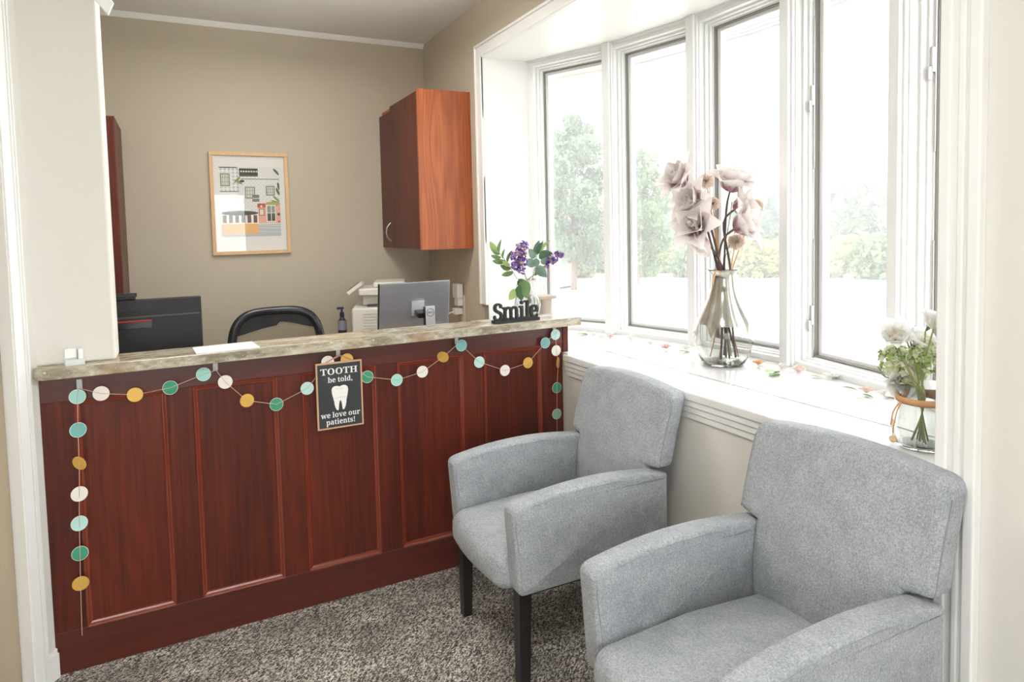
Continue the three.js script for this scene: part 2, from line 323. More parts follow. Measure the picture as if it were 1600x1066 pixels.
BOW.forEach(([x, z], i) => {                                        // posts between the sashes
  if (i === 0 || i === 5) return;
  const p = struct('x', [rbox(-0.022, 0.022, WY0, WY1, -0.1, 0.034, 0.003), rbox(-0.03, -0.02, WY0, WY1, -0.02, 0.018, 0.003), rbox(0.02, 0.03, WY0, WY1, -0.02, 0.018, 0.003)], M.vinyl);
  p.name = 'trim_' + (20 + i);
  const [px, pz] = BOW[i - 1], [nx, nz] = BOW[i + 1];
  p.position.set(x, 0, z); p.rotation.y = Math.atan2(-(nz - pz), nx - px);
});
{ // boarded eave outside, above the bow
  const eave = new THREE.Group(); eave.name = 'trim_30'; eave.userData.kind = 'structure'; scene.add(eave);
  for (let k = 0; k < 7; k++) {
    const a = grown(0.1 + k * 0.055), b = grown(0.1 + k * 0.055 + 0.05);
    part('board', slab([...a, ...b.slice().reverse()], WHEAD - 0.005, WHEAD + 0.02), M.eave, eave);
  }
  part('fascia', slab([...grown(0.49), ...grown(0.51).reverse()], WHEAD - 0.03, WHEAD + 0.12), M.vinyl, eave);
  part('cover', slab([[0.15, WZ0 - 0.2], ...grown(0.5), [0.15, WZ1 + 0.2]], WHEAD + 0.07, WHEAD + 0.11), M.vinyl, eave);
}

// ================================================================ RECEPTION COUNTER
const CX0 = -2.061;
{
  const t = thing('reception_counter', 'dark cherry wood reception counter front with five recessed panels', 'counter', [0, 0, 0]);
  const ztop = CAP - 0.039;
  part('body', [box(CX0, -0.002, 0, ztop, -0.118, -0.014), box(0.002, 0.03, SILL + 0.001, ztop, -0.118, 0.0)], M.counter, t);
  const yb = 0.146, yt = 0.943;
  const px = [[124, 266], [309, 439], [478, 592], [626, 728], [760, 849]].map(([a, b]) => [at(a, 760, 'z', 0).x, at(b, 740, 'z', 0).x]);
  part('bottom_rail', rbox(CX0, -0.003, 0.0, yb, -0.014, 0, 0.0015), M.rail, t);
  part('top_rail', rbox(CX0, -0.003, yt, ztop, -0.014, 0, 0.0015), M.rail, t);
  const edges = [CX0, ...px.flat(), -0.003];
  for (let i = 0; i < edges.length; i += 2) part('stile', rbox(edges[i], edges[i + 1], yb, yt, -0.014, 0, 0.0015), M.counter, t);
  for (const [a, b] of px) {
    const p = part('panel', rbox(a, b, yb, yt, -0.016, -0.0085, 0.001), M.counter, t);
    const r = 0.0085, m = [];
    const prof = [[0, 0], [r * 2.1, 0], [r * 1.8, r * 0.55], [r * 1.1, r * 0.8], [r * 0.6, r * 1.35], [0, r * 1.5]];   // ogee bead: in from the edge, out of the panel
    const len = b - a, hh = yt - yb;
    const strip = (l) => prism(prof, l);
    // left, right: run along y ; bottom, top: along x
    m.push(strip(hh).rotateX(-PI / 2).applyMatrix4(new THREE.Matrix4().makeScale(1, 1, 1)).translate(a, (yb + yt) / 2, -0.0085));
    const q = strip(hh).rotateX(-PI / 2).rotateY(0).applyMatrix4(new THREE.Matrix4().makeRotationZ(0)); // left orientation
    m[0] = orient(prof, hh, 'left').translate(a, (yb + yt) / 2, -0.0085);
    m.push(orient(prof, hh, 'right').translate(b, (yb + yt) / 2, -0.0085));
    m.push(orient(prof, len, 'bottom').translate((a + b) / 2, yb, -0.0085));
    m.push(orient(prof, len, 'top').translate((a + b) / 2, yt, -0.0085));
    part('moulding', m, M.bead, p);
  }
  function orient(prof, l, side) {                 // profile (in, out) swept l along an edge of the panel
    const g = prism(prof, l), m = new THREE.Matrix4();
    const I = { left: [1, 0, 0], right: [-1, 0, 0], bottom: [0, 1, 0], top: [0, -1, 0] }[side], O = [0, 0, 1];
    const A = V3(...I).cross(V3(...O));
    return g.applyMatrix4(m.makeBasis(V3(...I), V3(...O), A));
  }
  const cap = thing('countertop', 'speckled beige stone-look countertop along the reception counter', 'countertop');
  part('top', prism([[-2.067, 0.034], [-2.04, 0.0616], [0.064, 0.0616], [0.064, -0.122], [-2.067, -0.122]].map(([x, z]) => [x, -z]), 0.039, 0.003, 2).rotateX(-PI / 2).translate(0, CAP - 0.0195, 0), M.stone, cap);
  cap.children[0].scale.set(1, 1, 1);
}

// ================================================================ ARMCHAIRS
function armchair(label, pos, turn) {
  const t = thing('armchair', label, 'armchair', pos, turn, 'grey armchairs under the window');
  const W = 0.555, T = 0.074;
  const crown = (g, fn) => { const p = g.attributes.position; for (let i = 0; i < p.count; i++) { const v = V3().fromBufferAttribute(p, i); fn(v); p.setXYZ(i, v.x, v.y, v.z); } g.computeVertexNormals(); return g; };
  const smooth = (g) => { g.deleteAttribute('uv'); g.deleteAttribute('normal'); const q = mergeVertices(g, 1e-4); q.computeVertexNormals(); return toCreasedNormals(q, 0.9); };
  for (const s of [-1, 1]) {
    const sh = new THREE.Shape();
    sh.moveTo(0.0, 0.335); sh.lineTo(0.572, 0.335); sh.quadraticCurveTo(0.592, 0.335, 0.595, 0.36);
    sh.lineTo(0.611, 0.592); sh.quadraticCurveTo(0.613, 0.618, 0.578, 0.624);
    sh.bezierCurveTo(0.42, 0.655, 0.25, 0.658, 0.1, 0.638); sh.quadraticCurveTo(0.02, 0.632, 0.0, 0.622); sh.lineTo(0, 0.335);
    const b = 0.015;
    const g = new THREE.ExtrudeGeometry(sh, { depth: T - 2 * b, bevelEnabled: true, bevelSize: b, bevelOffset: -b, bevelThickness: b, bevelSegments: 5, curveSegments: 14 }).translate(0, 0, -(T - 2 * b) / 2 + s * (W / 2 - T / 2));
    const arm = part('arm', smooth(g), M.fabric, t);
    // stitched seams along both edges of the arm
    for (const e of [-1, 1]) {
      const z = s * (W / 2 - T / 2) + e * (T / 2 - 0.0015);
      part('seam', tube([[0.588, 0.36, z], [0.6, 0.5, z], [0.605, 0.582, z], [0.57, 0.61, z], [0.42, 0.632, z], [0.25, 0.637, z], [0.1, 0.623, z]].map(([x, y, zz]) => V3(x - 0.006, y, zz)), 0.0016, 40, 5), M.seam, arm);
    }
  }
  { // seat cushion: bulging front, crowned top
    let g = new RoundedBoxGeometry(0.59, 0.14, W - 2 * T + 0.006, 10, 0.045).translate(0.325, 0.383, 0);
    g = new TessellateModifier(0.05, 8).modify(g.index ? g.toNonIndexed() : g);
    g = crown(g, (v) => {
      const u = (v.x - 0.325) / 0.295, w = v.z / 0.207;
      if (v.y > 0.42) v.y += 0.02 * (1 - w * w) * (1 - 0.4 * u * u) - 0.012 * Math.max(0, u);
      if (u > 0.6) v.x += 0.035 * (1 - w * w * 0.7) * Math.max(0, 1 - Math.pow((v.y - 0.383) / 0.075, 2) * 0.8);
      if (u < 0 && v.y > 0.4) v.y -= 0.02 * -u;
    });
    part('seat', smooth(g), M.fabric, t);
  }
  { // backrest: full width above the arms, narrow between them, leaning back
    const w = W / 2 - 0.002, wi = W / 2 - T + 0.001;
    const sh = new THREE.Shape();
    sh.moveTo(-wi, 0.4); sh.lineTo(wi, 0.4); sh.lineTo(wi, 0.64); sh.lineTo(w - 0.012, 0.646); sh.quadraticCurveTo(w, 0.65, w, 0.668);
    sh.lineTo(w - 0.002, 0.862); sh.quadraticCurveTo(w - 0.003, 0.893, w - 0.034, 0.9);
    sh.quadraticCurveTo(0, 0.934, -w + 0.034, 0.9); sh.quadraticCurveTo(-w + 0.003, 0.893, -w + 0.002, 0.862);
    sh.lineTo(-w, 0.668); sh.quadraticCurveTo(-w, 0.65, -w + 0.012, 0.646); sh.lineTo(-wi, 0.64); sh.lineTo(-wi, 0.4);
    const b = 0.024;
    let g = new THREE.ExtrudeGeometry(sh, { depth: 0.12 - 2 * b, bevelEnabled: true, bevelSize: b, bevelOffset: -b, bevelThickness: b, bevelSegments: 6, curveSegments: 12 });
    g.scale(1, 1, 0.58).rotateY(PI / 2).translate(0.015, 0, 0);
    g = new TessellateModifier(0.045, 8).modify(g);
    g = crown(g, (v) => { if (v.x > 0.045) v.x += 0.022 * (1 - Math.pow(v.z / w, 2)) * Math.max(0, 1 - Math.pow((v.y - 0.67) / 0.27, 2)); const q = Math.max(0, v.y - 0.46); v.x -= 0.375 * Math.pow(q, 1.6); });
    const back = part('backrest', smooth(g), M.fabric, t);
    for (const e of [-1, 1]) part('seam', tube([[0.0, 0.65], [0.0, 0.75], [0.0, 0.86]].map(([_, y]) => V3(0.063 - 0.375 * Math.pow(y - 0.46, 1.6), y, e * (w - 0.003))), 0.0016, 16, 5), M.seam, back);
  }
  part('underside', box(0.03, 0.56, 0.325, 0.345, -W / 2 + 0.02, W / 2 - 0.02), M.black, t);
  for (const s of [-1, 1]) {
    const leg = (x0, x1) => { const g = new THREE.BoxGeometry(0.044, 0.34, 0.044, 1, 1, 1); const p = g.attributes.position; for (let i = 0; i < p.count; i++) if (p.getY(i) < 0) { p.setX(i, p.getX(i) * 0.8 + (x1 - x0)); p.setZ(i, p.getZ(i) * 0.8); } return g.translate(x0, 0.17, s * (W / 2 - 0.046)); };
    part('leg', leg(0.56, 0.565), M.blackLeg, t);
    part('leg', leg(0.05, 0.03), M.blackLeg, t);
  }
  return t;
}
armchair('grey fabric armchair beside the reception counter', [-0.118, 0, 0.578], PI - 0.015);
armchair('grey fabric armchair with its back to the white flower vase', [-0.118, 0, 1.474], PI - 0.015);

// ================================================================ OFFICE BEHIND THE COUNTER
{
  // wall cabinet on the right wall
  const wc = 0.3385, z1 = -0.9733, z2 = -1.735, yb = 1.3776, yt = 2.3135;
  const t = thing('wall_cabinet', 'cherry wood wall cabinet with an orange end panel and doors coloured dark for shade', 'cabinet');
  part('body', [box(-wc + 0.022, -0.001, yb + 0.004, yt - 0.012, z2, z1 - 0.02)], M.cabinet, t);
  part('end_panel', rbox(-wc, -0.001, yb, yt, z1 - 0.02, z1, 0.002), M.cabinet, t);
  const zm = -1.5;
  for (const [a, b, y] of [[z1 - 0.022, zm + 0.002, yt - 0.012], [zm - 0.002, z2, yt - 0.012 - 0.03]]) {
    const d = part('door', rbox(-wc + 0.001, -wc + 0.02, yb + 0.006, y, b, a, 0.002), M.counter, t);  // darker counter wood puts the shade of the door side into the colour
    if (b < zm - 0.01) part('handle', tube([[-wc + 0.001, yb + 0.05, zm - 0.05], [-wc - 0.022, yb + 0.075, zm - 0.05], [-wc - 0.03, yb + 0.11, zm - 0.05], [-wc - 0.022, yb + 0.145, zm - 0.05], [-wc + 0.001, yb + 0.17, zm - 0.05]], 0.0045), M.steel, d);
  }
  // tall cabinet at the left
  const tc = thing('tall_cabinet', 'tall dark cherry cabinet half hidden behind the white stub wall', 'cabinet');
  part('body', rbox(-2.195, -1.882, 0.0, 2.12, -1.735, -1.27, 0.003), M.counter, tc);
  part('door', rbox(-2.195, -1.884, 0.02, 2.11, -1.268, -1.248, 0.003), M.counter, tc);
  // desk tops and their panels
  const d = thing('reception_desk', 'light laminate L-shaped desk behind the reception counter', 'desk');
  part('desktop', slab([[-2.195, -0.125], [-0.003, -0.125], [-0.003, -1.74], [-0.78, -1.74], [-0.78, -0.78], [-2.195, -0.78]].reverse(), 0.71, 0.74), M.desk, d);
  part('side_panel', box(-0.78, -0.755, 0, 0.71, -1.735, -0.95), M.desk, d);
  part('side_panel', box(-2.195, -2.17, 0, 0.71, -0.76, -0.13), M.desk, d);
  part('back_panel', box(-2.165, -0.01, 0.1, 0.71, -0.15, -0.13), M.desk, d);
}
{ // framed street print on the back wall
  const a = at(325.5, 239.5, 'z', ZB + 0.02), b = at(455, 395, 'z', ZB + 0.02);
  const x0 = a.x, x1 = b.x, y1 = (a.y + at(452, 237, 'z', ZB + 0.02).y) / 2, y0 = (at(327, 400, 'z', ZB + 0.02).y + b.y) / 2, F = 0.022;
  const t = thing('framed_print', 'framed street illustration in a pale wooden frame on the beige wall', 'picture', [(x0 + x1) / 2, y0, ZB]);
  const w = (x1 - x0) / 2, h = y1 - y0;
  part('frame_rail', rbox(-w, w, 0, F, 0.001, 0.026, 0.002), M.frameWood, t);
  part('frame_rail', rbox(-w, w, h - F, h, 0.001, 0.026, 0.002), M.frameWood, t);
  part('frame_rail', rbox(-w, -w + F, F, h - F, 0.001, 0.026, 0.002), M.frameWood, t);
  part('frame_rail', rbox(w - F, w, F, h - F, 0.001, 0.026, 0.002), M.frameWood, t);
  part('mat_board', box(-w + F, w - F, F, h - F, 0.002, 0.01), std({ color: '#e4e2dc', roughness: 0.9 }), t);
  // print
  const cw = 512, ch = 660, c = document.createElement('canvas'); c.width = cw; c.height = ch; const g = c.getContext('2d'), r = rng(4);
  g.fillStyle = '#e9e8e2'; g.fillRect(0, 0, cw, ch);
  g.strokeStyle = '#8d8f94'; g.lineWidth = 3;
  for (let y = 0; y < 430; y += 17) for (let x = 150; x < cw; x += 17) { g.beginPath(); if (((x + y) / 17 | 0) % 2) { g.moveTo(x, y); g.lineTo(x + 11, y + 11); } else { g.moveTo(x + 11, y); g.lineTo(x, y + 11); } g.stroke(); }
  g.strokeStyle = '#7a819b'; for (let y = 8; y < 220; y += 34) for (let x = 4; x < 150; x += 34) { g.beginPath(); g.arc(x + 12, y + 12, 9, 0, 5); g.stroke(); g.beginPath(); g.moveTo(x + 4, y + 22); g.lineTo(x + 20, y + 4); g.stroke(); }
  const winp = (x, y, w2, h2) => { g.fillStyle = '#dcdcd4'; g.fillRect(x - 12, y - 12, w2 + 24, h2 + 24); g.fillStyle = '#5d6250'; g.fillRect(x, y, w2, h2); g.fillStyle = '#cfcfc2'; g.fillRect(x + 7, y + 7, w2 - 14, h2 - 14); g.strokeStyle = '#77796c'; g.lineWidth = 3; for (let k = 1; k < 4; k++) { g.beginPath(); g.moveTo(x + k * w2 / 4, y + 7); g.lineTo(x + k * w2 / 4, y + h2 - 7); g.stroke(); } for (let k = 1; k < 3; k++) { g.beginPath(); g.moveTo(x + 7, y + k * h2 / 3); g.lineTo(x + w2 - 7, y + k * h2 / 3); g.stroke(); } };
  winp(8, 62, 78, 118); winp(212, 186, 84, 110); winp(392, 176, 76, 92);
  g.fillStyle = '#3b3d38'; g.fillRect(0, 0, 150, 9); g.fillRect(168, 12, 160, 70); g.fillStyle = '#d9d6cc'; for (let x = 178; x < 318; x += 22) { g.beginPath(); g.arc(x + 8, 40, 9, 0, 7); g.fill(); }
  g.fillStyle = '#5b7048'; g.fillRect(168, 76, 160, 12);
  g.fillStyle = '#6b6d66'; g.fillRect(180, 108, 332, 7); g.fillRect(0, 228, 150, 7);
  g.fillStyle = '#30352c'; g.beginPath(); g.ellipse(190, 132, 20, 12, 0, 0, 7); g.fill();
  g.fillStyle = '#8a9150'; for (const [x, y, a2] of [[160, 140, 0.6], [150, 120, 2.3], [480, 300, 0.8], [470, 330, 0.3]]) { g.save(); g.translate(x, y); g.rotate(a2); g.beginPath(); g.ellipse(0, 0, 40, 10, 0, 0, 7); g.fill(); g.restore(); }
  g.fillStyle = '#4e5f4a'; for (const [x, y, a2] of [[496, 230, 1.2], [505, 180, 1.4], [488, 40, 0.9]]) { g.save(); g.translate(x, y); g.rotate(a2); g.beginPath(); g.ellipse(0, 0, 38, 11, 0, 0, 7); g.fill(); g.restore(); }
  g.fillStyle = '#74766e'; g.fillRect(270, 262, 62, 66); g.fillStyle = '#d8d8d0'; for (let k = 0; k < 4; k++) { g.beginPath(); g.arc(280 + k * 15, 296, 6, 0, 7); g.fill(); }
  g.fillStyle = '#e3a893'; g.fillRect(318, 344, 194, 190); g.fillStyle = '#b5553b'; g.fillRect(312, 346, 70, 38); g.fillStyle = '#f1e2d2'; g.beginPath(); g.arc(346, 372, 10, 0, 7); g.fill();
  g.fillStyle = '#a9ab68'; g.beginPath(); g.ellipse(446, 350, 62, 20, 0.1, 0, 7); g.fill();
  g.fillStyle = '#eeeae0'; g.fillRect(388, 360, 82, 162); g.fillStyle = '#3e5444'; g.fillRect(396, 440, 32, 74); g.fillRect(434, 440, 30, 74); g.fillStyle = '#8f948a'; g.fillRect(396, 368, 32, 66); g.fillRect(434, 368, 30, 66);
  g.fillStyle = '#5c5e52'; g.fillRect(324, 396, 46, 66); g.fillStyle = '#e6dccf'; g.fillRect(330, 402, 34, 54);
  g.fillStyle = '#55524c'; g.beginPath(); g.arc(496, 450, 14, 0, 7); g.fill(); g.fillStyle = '#c4604a'; g.fillRect(488, 512, 18, 22);
  g.fillStyle = '#b9bcbc'; g.fillRect(0, 540, cw, 120); g.strokeStyle = '#dfe0df'; g.lineWidth = 4; for (const y of [560, 586, 622]) { g.beginPath(); g.moveTo(300, y - 12); g.lineTo(cw, y); g.stroke(); }
  g.fillStyle = '#e8b878'; g.fillRect(0, 536, 316, 100); g.fillStyle = '#f3ecdd'; g.fillRect(0, 440, 316, 96); g.fillStyle = '#4d4d4d'; g.beginPath(); g.ellipse(160, 436, 158, 22, 0, 0, 7); g.fill();
  for (let k = 0; k < 6; k++) { g.fillStyle = '#6a5a4f'; g.fillRect(14 + k * 52, 456, 32, 72); }
  const tex = new THREE.CanvasTexture(c); tex.colorSpace = THREE.SRGBColorSpace;
  const pw = 0.165, pb = F + 0.09, pt = h - F - 0.07;
  part('print', new THREE.PlaneGeometry(pw * 2 + 0.025, pt - pb).translate(0, (pb + pt) / 2, 0.0115), std({ map: tex, roughness: 0.85 }), t, true);
  part('pane', box(-w + F, w - F, F, h - F, 0.016, 0.018), M.pane, t);
}
{ // black computer display, seen from behind
  const z = -0.4, t = thing('computer_display', 'black computer display seen from behind with a red stripe, beside the stub wall', 'monitor', [-1.82, 0.74, z]);
  const w = 0.277, y0 = 0.12, y1 = 0.5;
  part('housing', rbox(-w, w, y0, y1, -0.02, 0.012, 0.006, 3), M.charcoal, t);
  part('rear_ridge', rbox(-w + 0.003, w - 0.008, y1 - 0.075, y1 - 0.068, 0.008, 0.016, 0.002), std({ color: '#3c3f42', roughness: 0.4 }), t);
  part('vent', rbox(-0.05, 0.09, y1 - 0.118, y1 - 0.09, 0.005, 0.0135, 0.002), M.blackGloss, t);
  part('stripe', box(-0.05, 0.09, y1 - 0.09, y1 - 0.083, 0.008, 0.015), M.red, t);
  part('hatch', rbox(-0.04, 0.09, y1 - 0.05, y1 - 0.018, 0.008, 0.0132, 0.002), M.black, t);
  part('port_panel', rbox(-0.06, 0.1, y0 + 0.12, y0 + 0.165, 0.006, 0.0135, 0.002), M.blackGloss, t);
  for (const x of [-0.005, 0.08]) part('badge', box(x - 0.006, x + 0.006, y0 + 0.148, y0 + 0.154, 0.013, 0.0142), M.silverLight, t);
  part('stand', [rbox(-0.04, 0.04, 0.01, y0 + 0.1, 0.0, 0.03, 0.004), rbox(-0.13, 0.13, 0, 0.012, -0.09, 0.11, 0.004)], M.charcoal, t);
  const wcam = thing('webcam', 'small flat black webcam clipped on top of the black display', 'webcam', [-1.835, 0.74 + y1, z]);
  part('body', [rbox(-0.05, 0.05, 0.001, 0.02, -0.01, 0.012, 0.004), rbox(-0.02, 0.055, 0.012, 0.028, -0.006, 0.008, 0.004)], M.black, wcam);
}
{ // silver monitor
  const z = -0.62;
  const bl = at(591, 511, 'z', z), br = at(697, 505, 'z', z), tl = at(598, 441, 'z', z), tr = at(704, 431, 'z', z);
  const w = (br.x - bl.x) / 2 + 0.006, yTop = (tl.y + tr.y) / 2 - 0.012, h = 0.30, xc = (bl.x + br.x) / 2 + 0.012;
  const t = thing('computer_monitor', 'thin silver monitor seen from behind with a ringed logo on its stand', 'monitor', [xc, 0.74, z]);
  const tilt = 0.16, pv = yTop - 0.74 - 0.16;
  const up = (g) => g.rotateX(tilt).translate(0, pv, 0);
  part('panel', up(rbox(-w, w, -h + 0.16, 0.16, -0.008, 0.004, 0.003)), M.silver, t);
  part('screen', up(box(-w + 0.002, w - 0.002, -h + 0.162, 0.158, -0.0105, -0.008)), M.blackGloss, t);
  part('side_edge', up(box(-w - 0.005, -w, -h + 0.16, 0.16, -0.01, 0.003)), M.blackGloss, t);
  part('mount_plate', up(rbox(-0.02, 0.05, -0.02, 0.06, 0.004, 0.006, 0.001)), M.silverLight, t);
  part('neck', up(rbox(-0.005, 0.06, -0.016, 0.012, 0.004, 0.075, 0.004)), M.blackGloss, t);
  const st = part('stand', [rbox(0.028, 0.08, 0.012, pv + 0.034, 0.075, 0.088, 0.003), rbox(-0.08, 0.16, 0, 0.012, -0.04, 0.14, 0.004)], M.silverLight, t);
  part('stand_core', rbox(0.024, 0.03, 0.012, pv + 0.032, 0.06, 0.086, 0.002), M.blackGloss, t);
  part('logo_ring', new THREE.TorusGeometry(0.02, 0.0016, 8, 32).translate(0.054, pv + 0.002, 0.0885), std({ color: '#5c6066', roughness: 0.4 }), st);
  t.userData.logoAt = undefined; delete t.userData.logoAt;
  t.userData.pv = undefined; delete t.userData.pv;
  MON = { st, pv };
}

const font = await new FontLoader().loadAsync('fonts/droid/droid_sans_bold.typeface.json');
const serif = await new FontLoader().loadAsync('fonts/droid/droid_serif_regular.typeface.json');
{
  const g = new TextGeometry('DELL', { font, size: 0.0088, depth: 0.0008, curveSegments: 4 }); g.computeBoundingBox(); const b = g.boundingBox;
  part('logo', g.translate(0.054 - (b.min.x + b.max.x) / 2, MON.pv + 0.002 - 0.0044, 0.0881), std({ color: '#4c5056', roughness: 0.4 }), MON.st);
}
{ // office chair
  const z = -0.93, a = at(354, 522, 'z', z), b = at(508, 517, 'z', z), top = at(455, 481, 'z', z).y;
  const xc = (a.x + b.x) / 2, w = (b.x - a.x) / 2, t = thing('office_chair', 'black office chair with a mesh back behind the counter', 'chair', [xc, 0, z]);
  const y1 = top, y0 = 0.55;
  const ring = (k, dy) => { const pts = []; for (let i = 0; i < 40; i++) { const q = i / 40 * 2 * PI, c = Math.cos(q), s = Math.sin(q); const e = 0.55; const X = Math.sign(c) * Math.pow(Math.abs(c), e) * w * k, Y = (y0 + y1) / 2 + dy + Math.sign(s) * Math.pow(Math.abs(s), e) * ((y1 - y0) / 2 + (k - 1) * w); pts.push(V3(X * (s > 0 ? 0.97 : 0.9), Y, -0.03 * (1 - Math.pow(X / w, 2)) - 0.02 * s)); } return pts; };
  const fr = new THREE.TubeGeometry(new THREE.CatmullRomCurve3(ring(0.94, 0), true), 80, 0.023, 10, true);
  part('back_frame', fr, M.navyPlastic, t);
  // inner band and mesh
  const R = ring(0.92, 0), yw = (x) => y1 - 0.105 + 0.03 * Math.cos(x / w * 3.2) * (x > 0 ? 1.0 : 0.4) + 0.02 * x / w;
  const plate = [], mesh = [], N = 24;
  for (let i = 0; i < N; i++) {
    const f = (q) => -0.9 * w + 1.8 * w * q, xa = f(i / N), xb = f((i + 1) / N);
    const topAt = (x) => (y0 + y1) / 2 + Math.pow(Math.max(0, 1 - Math.pow(Math.abs(x / (w * 0.95)), 2 / 0.55)), 0.275) * (y1 - y0) / 2 * 0.97;
    const zz = (x, y) => -0.03 * (1 - Math.pow(x / w, 2)) - 0.012 * (y > 0.9 ? 1 : 0);
    const quad = (out, x1, x2, ya, yb, yc, yd, dz) => { const A = [x1, ya, zz(x1, ya) + dz], B = [x2, yb, zz(x2, yb) + dz], C = [x2, yd, zz(x2, yd) + dz], D = [x1, yc, zz(x1, yc) + dz]; out.push(...A, ...B, ...C, ...A, ...C, ...D); };
    quad(plate, xa, xb, yw(xa), yw(xb), topAt(xa), topAt(xb), 0.004);
    quad(mesh, xa, xb, y0 + 0.05, y0 + 0.05, yw(xa) + 0.004, yw(xb) + 0.004, 0);
  }
  const flat = (arr) => { const g = new THREE.BufferGeometry(); g.setAttribute('position', new THREE.Float32BufferAttribute(arr, 3)); g.computeVertexNormals(); return g; };
  part('back_band', flat(plate), std({ color: '#17191d', roughness: 0.6, side: THREE.DoubleSide }), t);
  part('back_mesh', flat(mesh), M.chairMesh, t);
  part('seat', rbox(-0.25, 0.25, 0.43, 0.5, -0.5, 0.0, 0.03, 4), M.black, t);
  part('column', [cyl(0.028, 0.028, 0.33, 0, 0.1, -0.25), cyl(0.05, 0.05, 0.05, 0, 0.385, -0.25)], M.steel, t);
  part('back_bracket', rbox(-0.04, 0.04, 0.42, 0.72, 0.0, 0.025, 0.008), M.black, t);
  for (let k = 0; k < 5; k++) { const q = k / 5 * 2 * PI; const leg = part('leg', tube([[0, 0.12, -0.25], [Math.sin(q) * 0.15, 0.1, -0.25 + Math.cos(q) * 0.15], [Math.sin(q) * 0.29, 0.07, -0.25 + Math.cos(q) * 0.29]], 0.018, 10, 8), M.black, t); part('caster', new THREE.CylinderGeometry(0.028, 0.028, 0.03, 16).rotateZ(PI / 2).rotateY(q).translate(Math.sin(q) * 0.29, 0.029, -0.25 + Math.cos(q) * 0.29), M.black, leg); }
}
{ // printer with scanner unit in the corner
  const t = thing('office_printer', 'off-white office printer with a scanner unit in the corner', 'printer', [-0.475, 0.74, -1.44], -0.35);
  part('body', rbox(-0.15, 0.17, 0, 0.285, -0.17, 0.17, 0.012, 3), M.office, t);
  const sl = []; for (let k = 0; k < 9; k++) sl.push(box(-0.08, 0.15, 0.1 + k * 0.018, 0.108 + k * 0.018, 0.168, 0.173));
  part('vent_grille', sl, M.paleGrey, t);
  part('side_panel', rbox(-0.153, -0.148, 0.02, 0.27, -0.15, 0.15, 0.002), M.paleGrey, t);
  part('output_tray', rbox(-0.06, 0.17, 0.286, 0.296, -0.12, 0.12, 0.003), M.greyDark, t);
  part('scanner_support', rbox(-0.09, 0.17, 0.29, 0.36, -0.17, 0.06, 0.006), M.office, t);
  part('scanner', [rbox(-0.11, 0.18, 0.355, 0.4, -0.17, 0.12, 0.01, 3), rbox(-0.02, 0.18, 0.4, 0.435, -0.17, 0.1, 0.012, 3)], M.office, t);
  const cp = part('control_panel', rbox(-0.055, 0.055, -0.012, 0.012, -0.07, 0.07, 0.005).rotateZ(0.62).translate(-0.135, 0.4, 0.03), M.office, t);
  part('display', rbox(-0.04, 0.04, 0.0, 0.003, -0.05, 0.05, 0.001).rotateZ(0.62).translate(-0.135 - 0.008, 0.4 + 0.011, 0.03), M.greyDark, cp);
  const bt = thing('pump_bottle', 'dark blue pump bottle with a pale label beside the printer', 'bottle', [-0.705, 0.74, -1.46]);
  part('bottle', lathe([[0, 0], [0.026, 0], [0.028, 0.01], [0.028, 0.17], [0.024, 0.2], [0.012, 0.215], [0.012, 0.225], [0, 0.225]], 24), std({ color: '#2a1c24', roughness: 0.3 }), bt);
  part('label', cyl(0.0284, 0.0284, 0.06, 0, 0.14, 0), std({ color: '#8f95a6', roughness: 0.6 }), bt);
  part('pump', [cyl(0.015, 0.013, 0.03, 0, 0.222, 0), cyl(0.006, 0.006, 0.03, 0, 0.25, 0), rbox(-0.03, 0.012, 0.27, 0.285, -0.008, 0.008, 0.003)], std({ color: '#1f2a58', roughness: 0.35 }), bt);
}
{ // socket and plug-in unit on the right wall
  const z = -1.17;
  const s = thing('wall_socket', 'beige socket plate on the office wall below the plug-in unit', 'socket', [0, 0, z]);
  part('plate', rbox(-0.008, -0.0005, 0.86, 1.08, -0.05, 0.05, 0.003), std({ color: '#d8cdb8', roughness: 0.5 }), s);
  const t = thing('plug_in_unit', 'white plug-in power unit with a cord on the office wall', 'adapter', [0, 0, z]);
  part('unit', [rbox(-0.05, -0.009, 1.06, 1.15, -0.045, 0.035, 0.005), rbox(-0.042, -0.009, 1.01, 1.06, -0.035, 0.03, 0.004)], M.whitePlastic, t);
  const pl = thing('power_plug', 'white plug with a curving cord below the plug-in unit', 'plug', [0, 0, z]);
  part('plug', rbox(-0.06, -0.0085, 0.955, 0.995, -0.03, 0.02, 0.005), M.whitePlastic, pl);
  part('cord', tube([[-0.055, 0.975, 0.0], [-0.1, 0.972, 0.03], [-0.15, 0.95, 0.05], [-0.185, 0.88, 0.06], [-0.19, 0.76, 0.06]], 0.004), M.whitePlastic, pl);
}

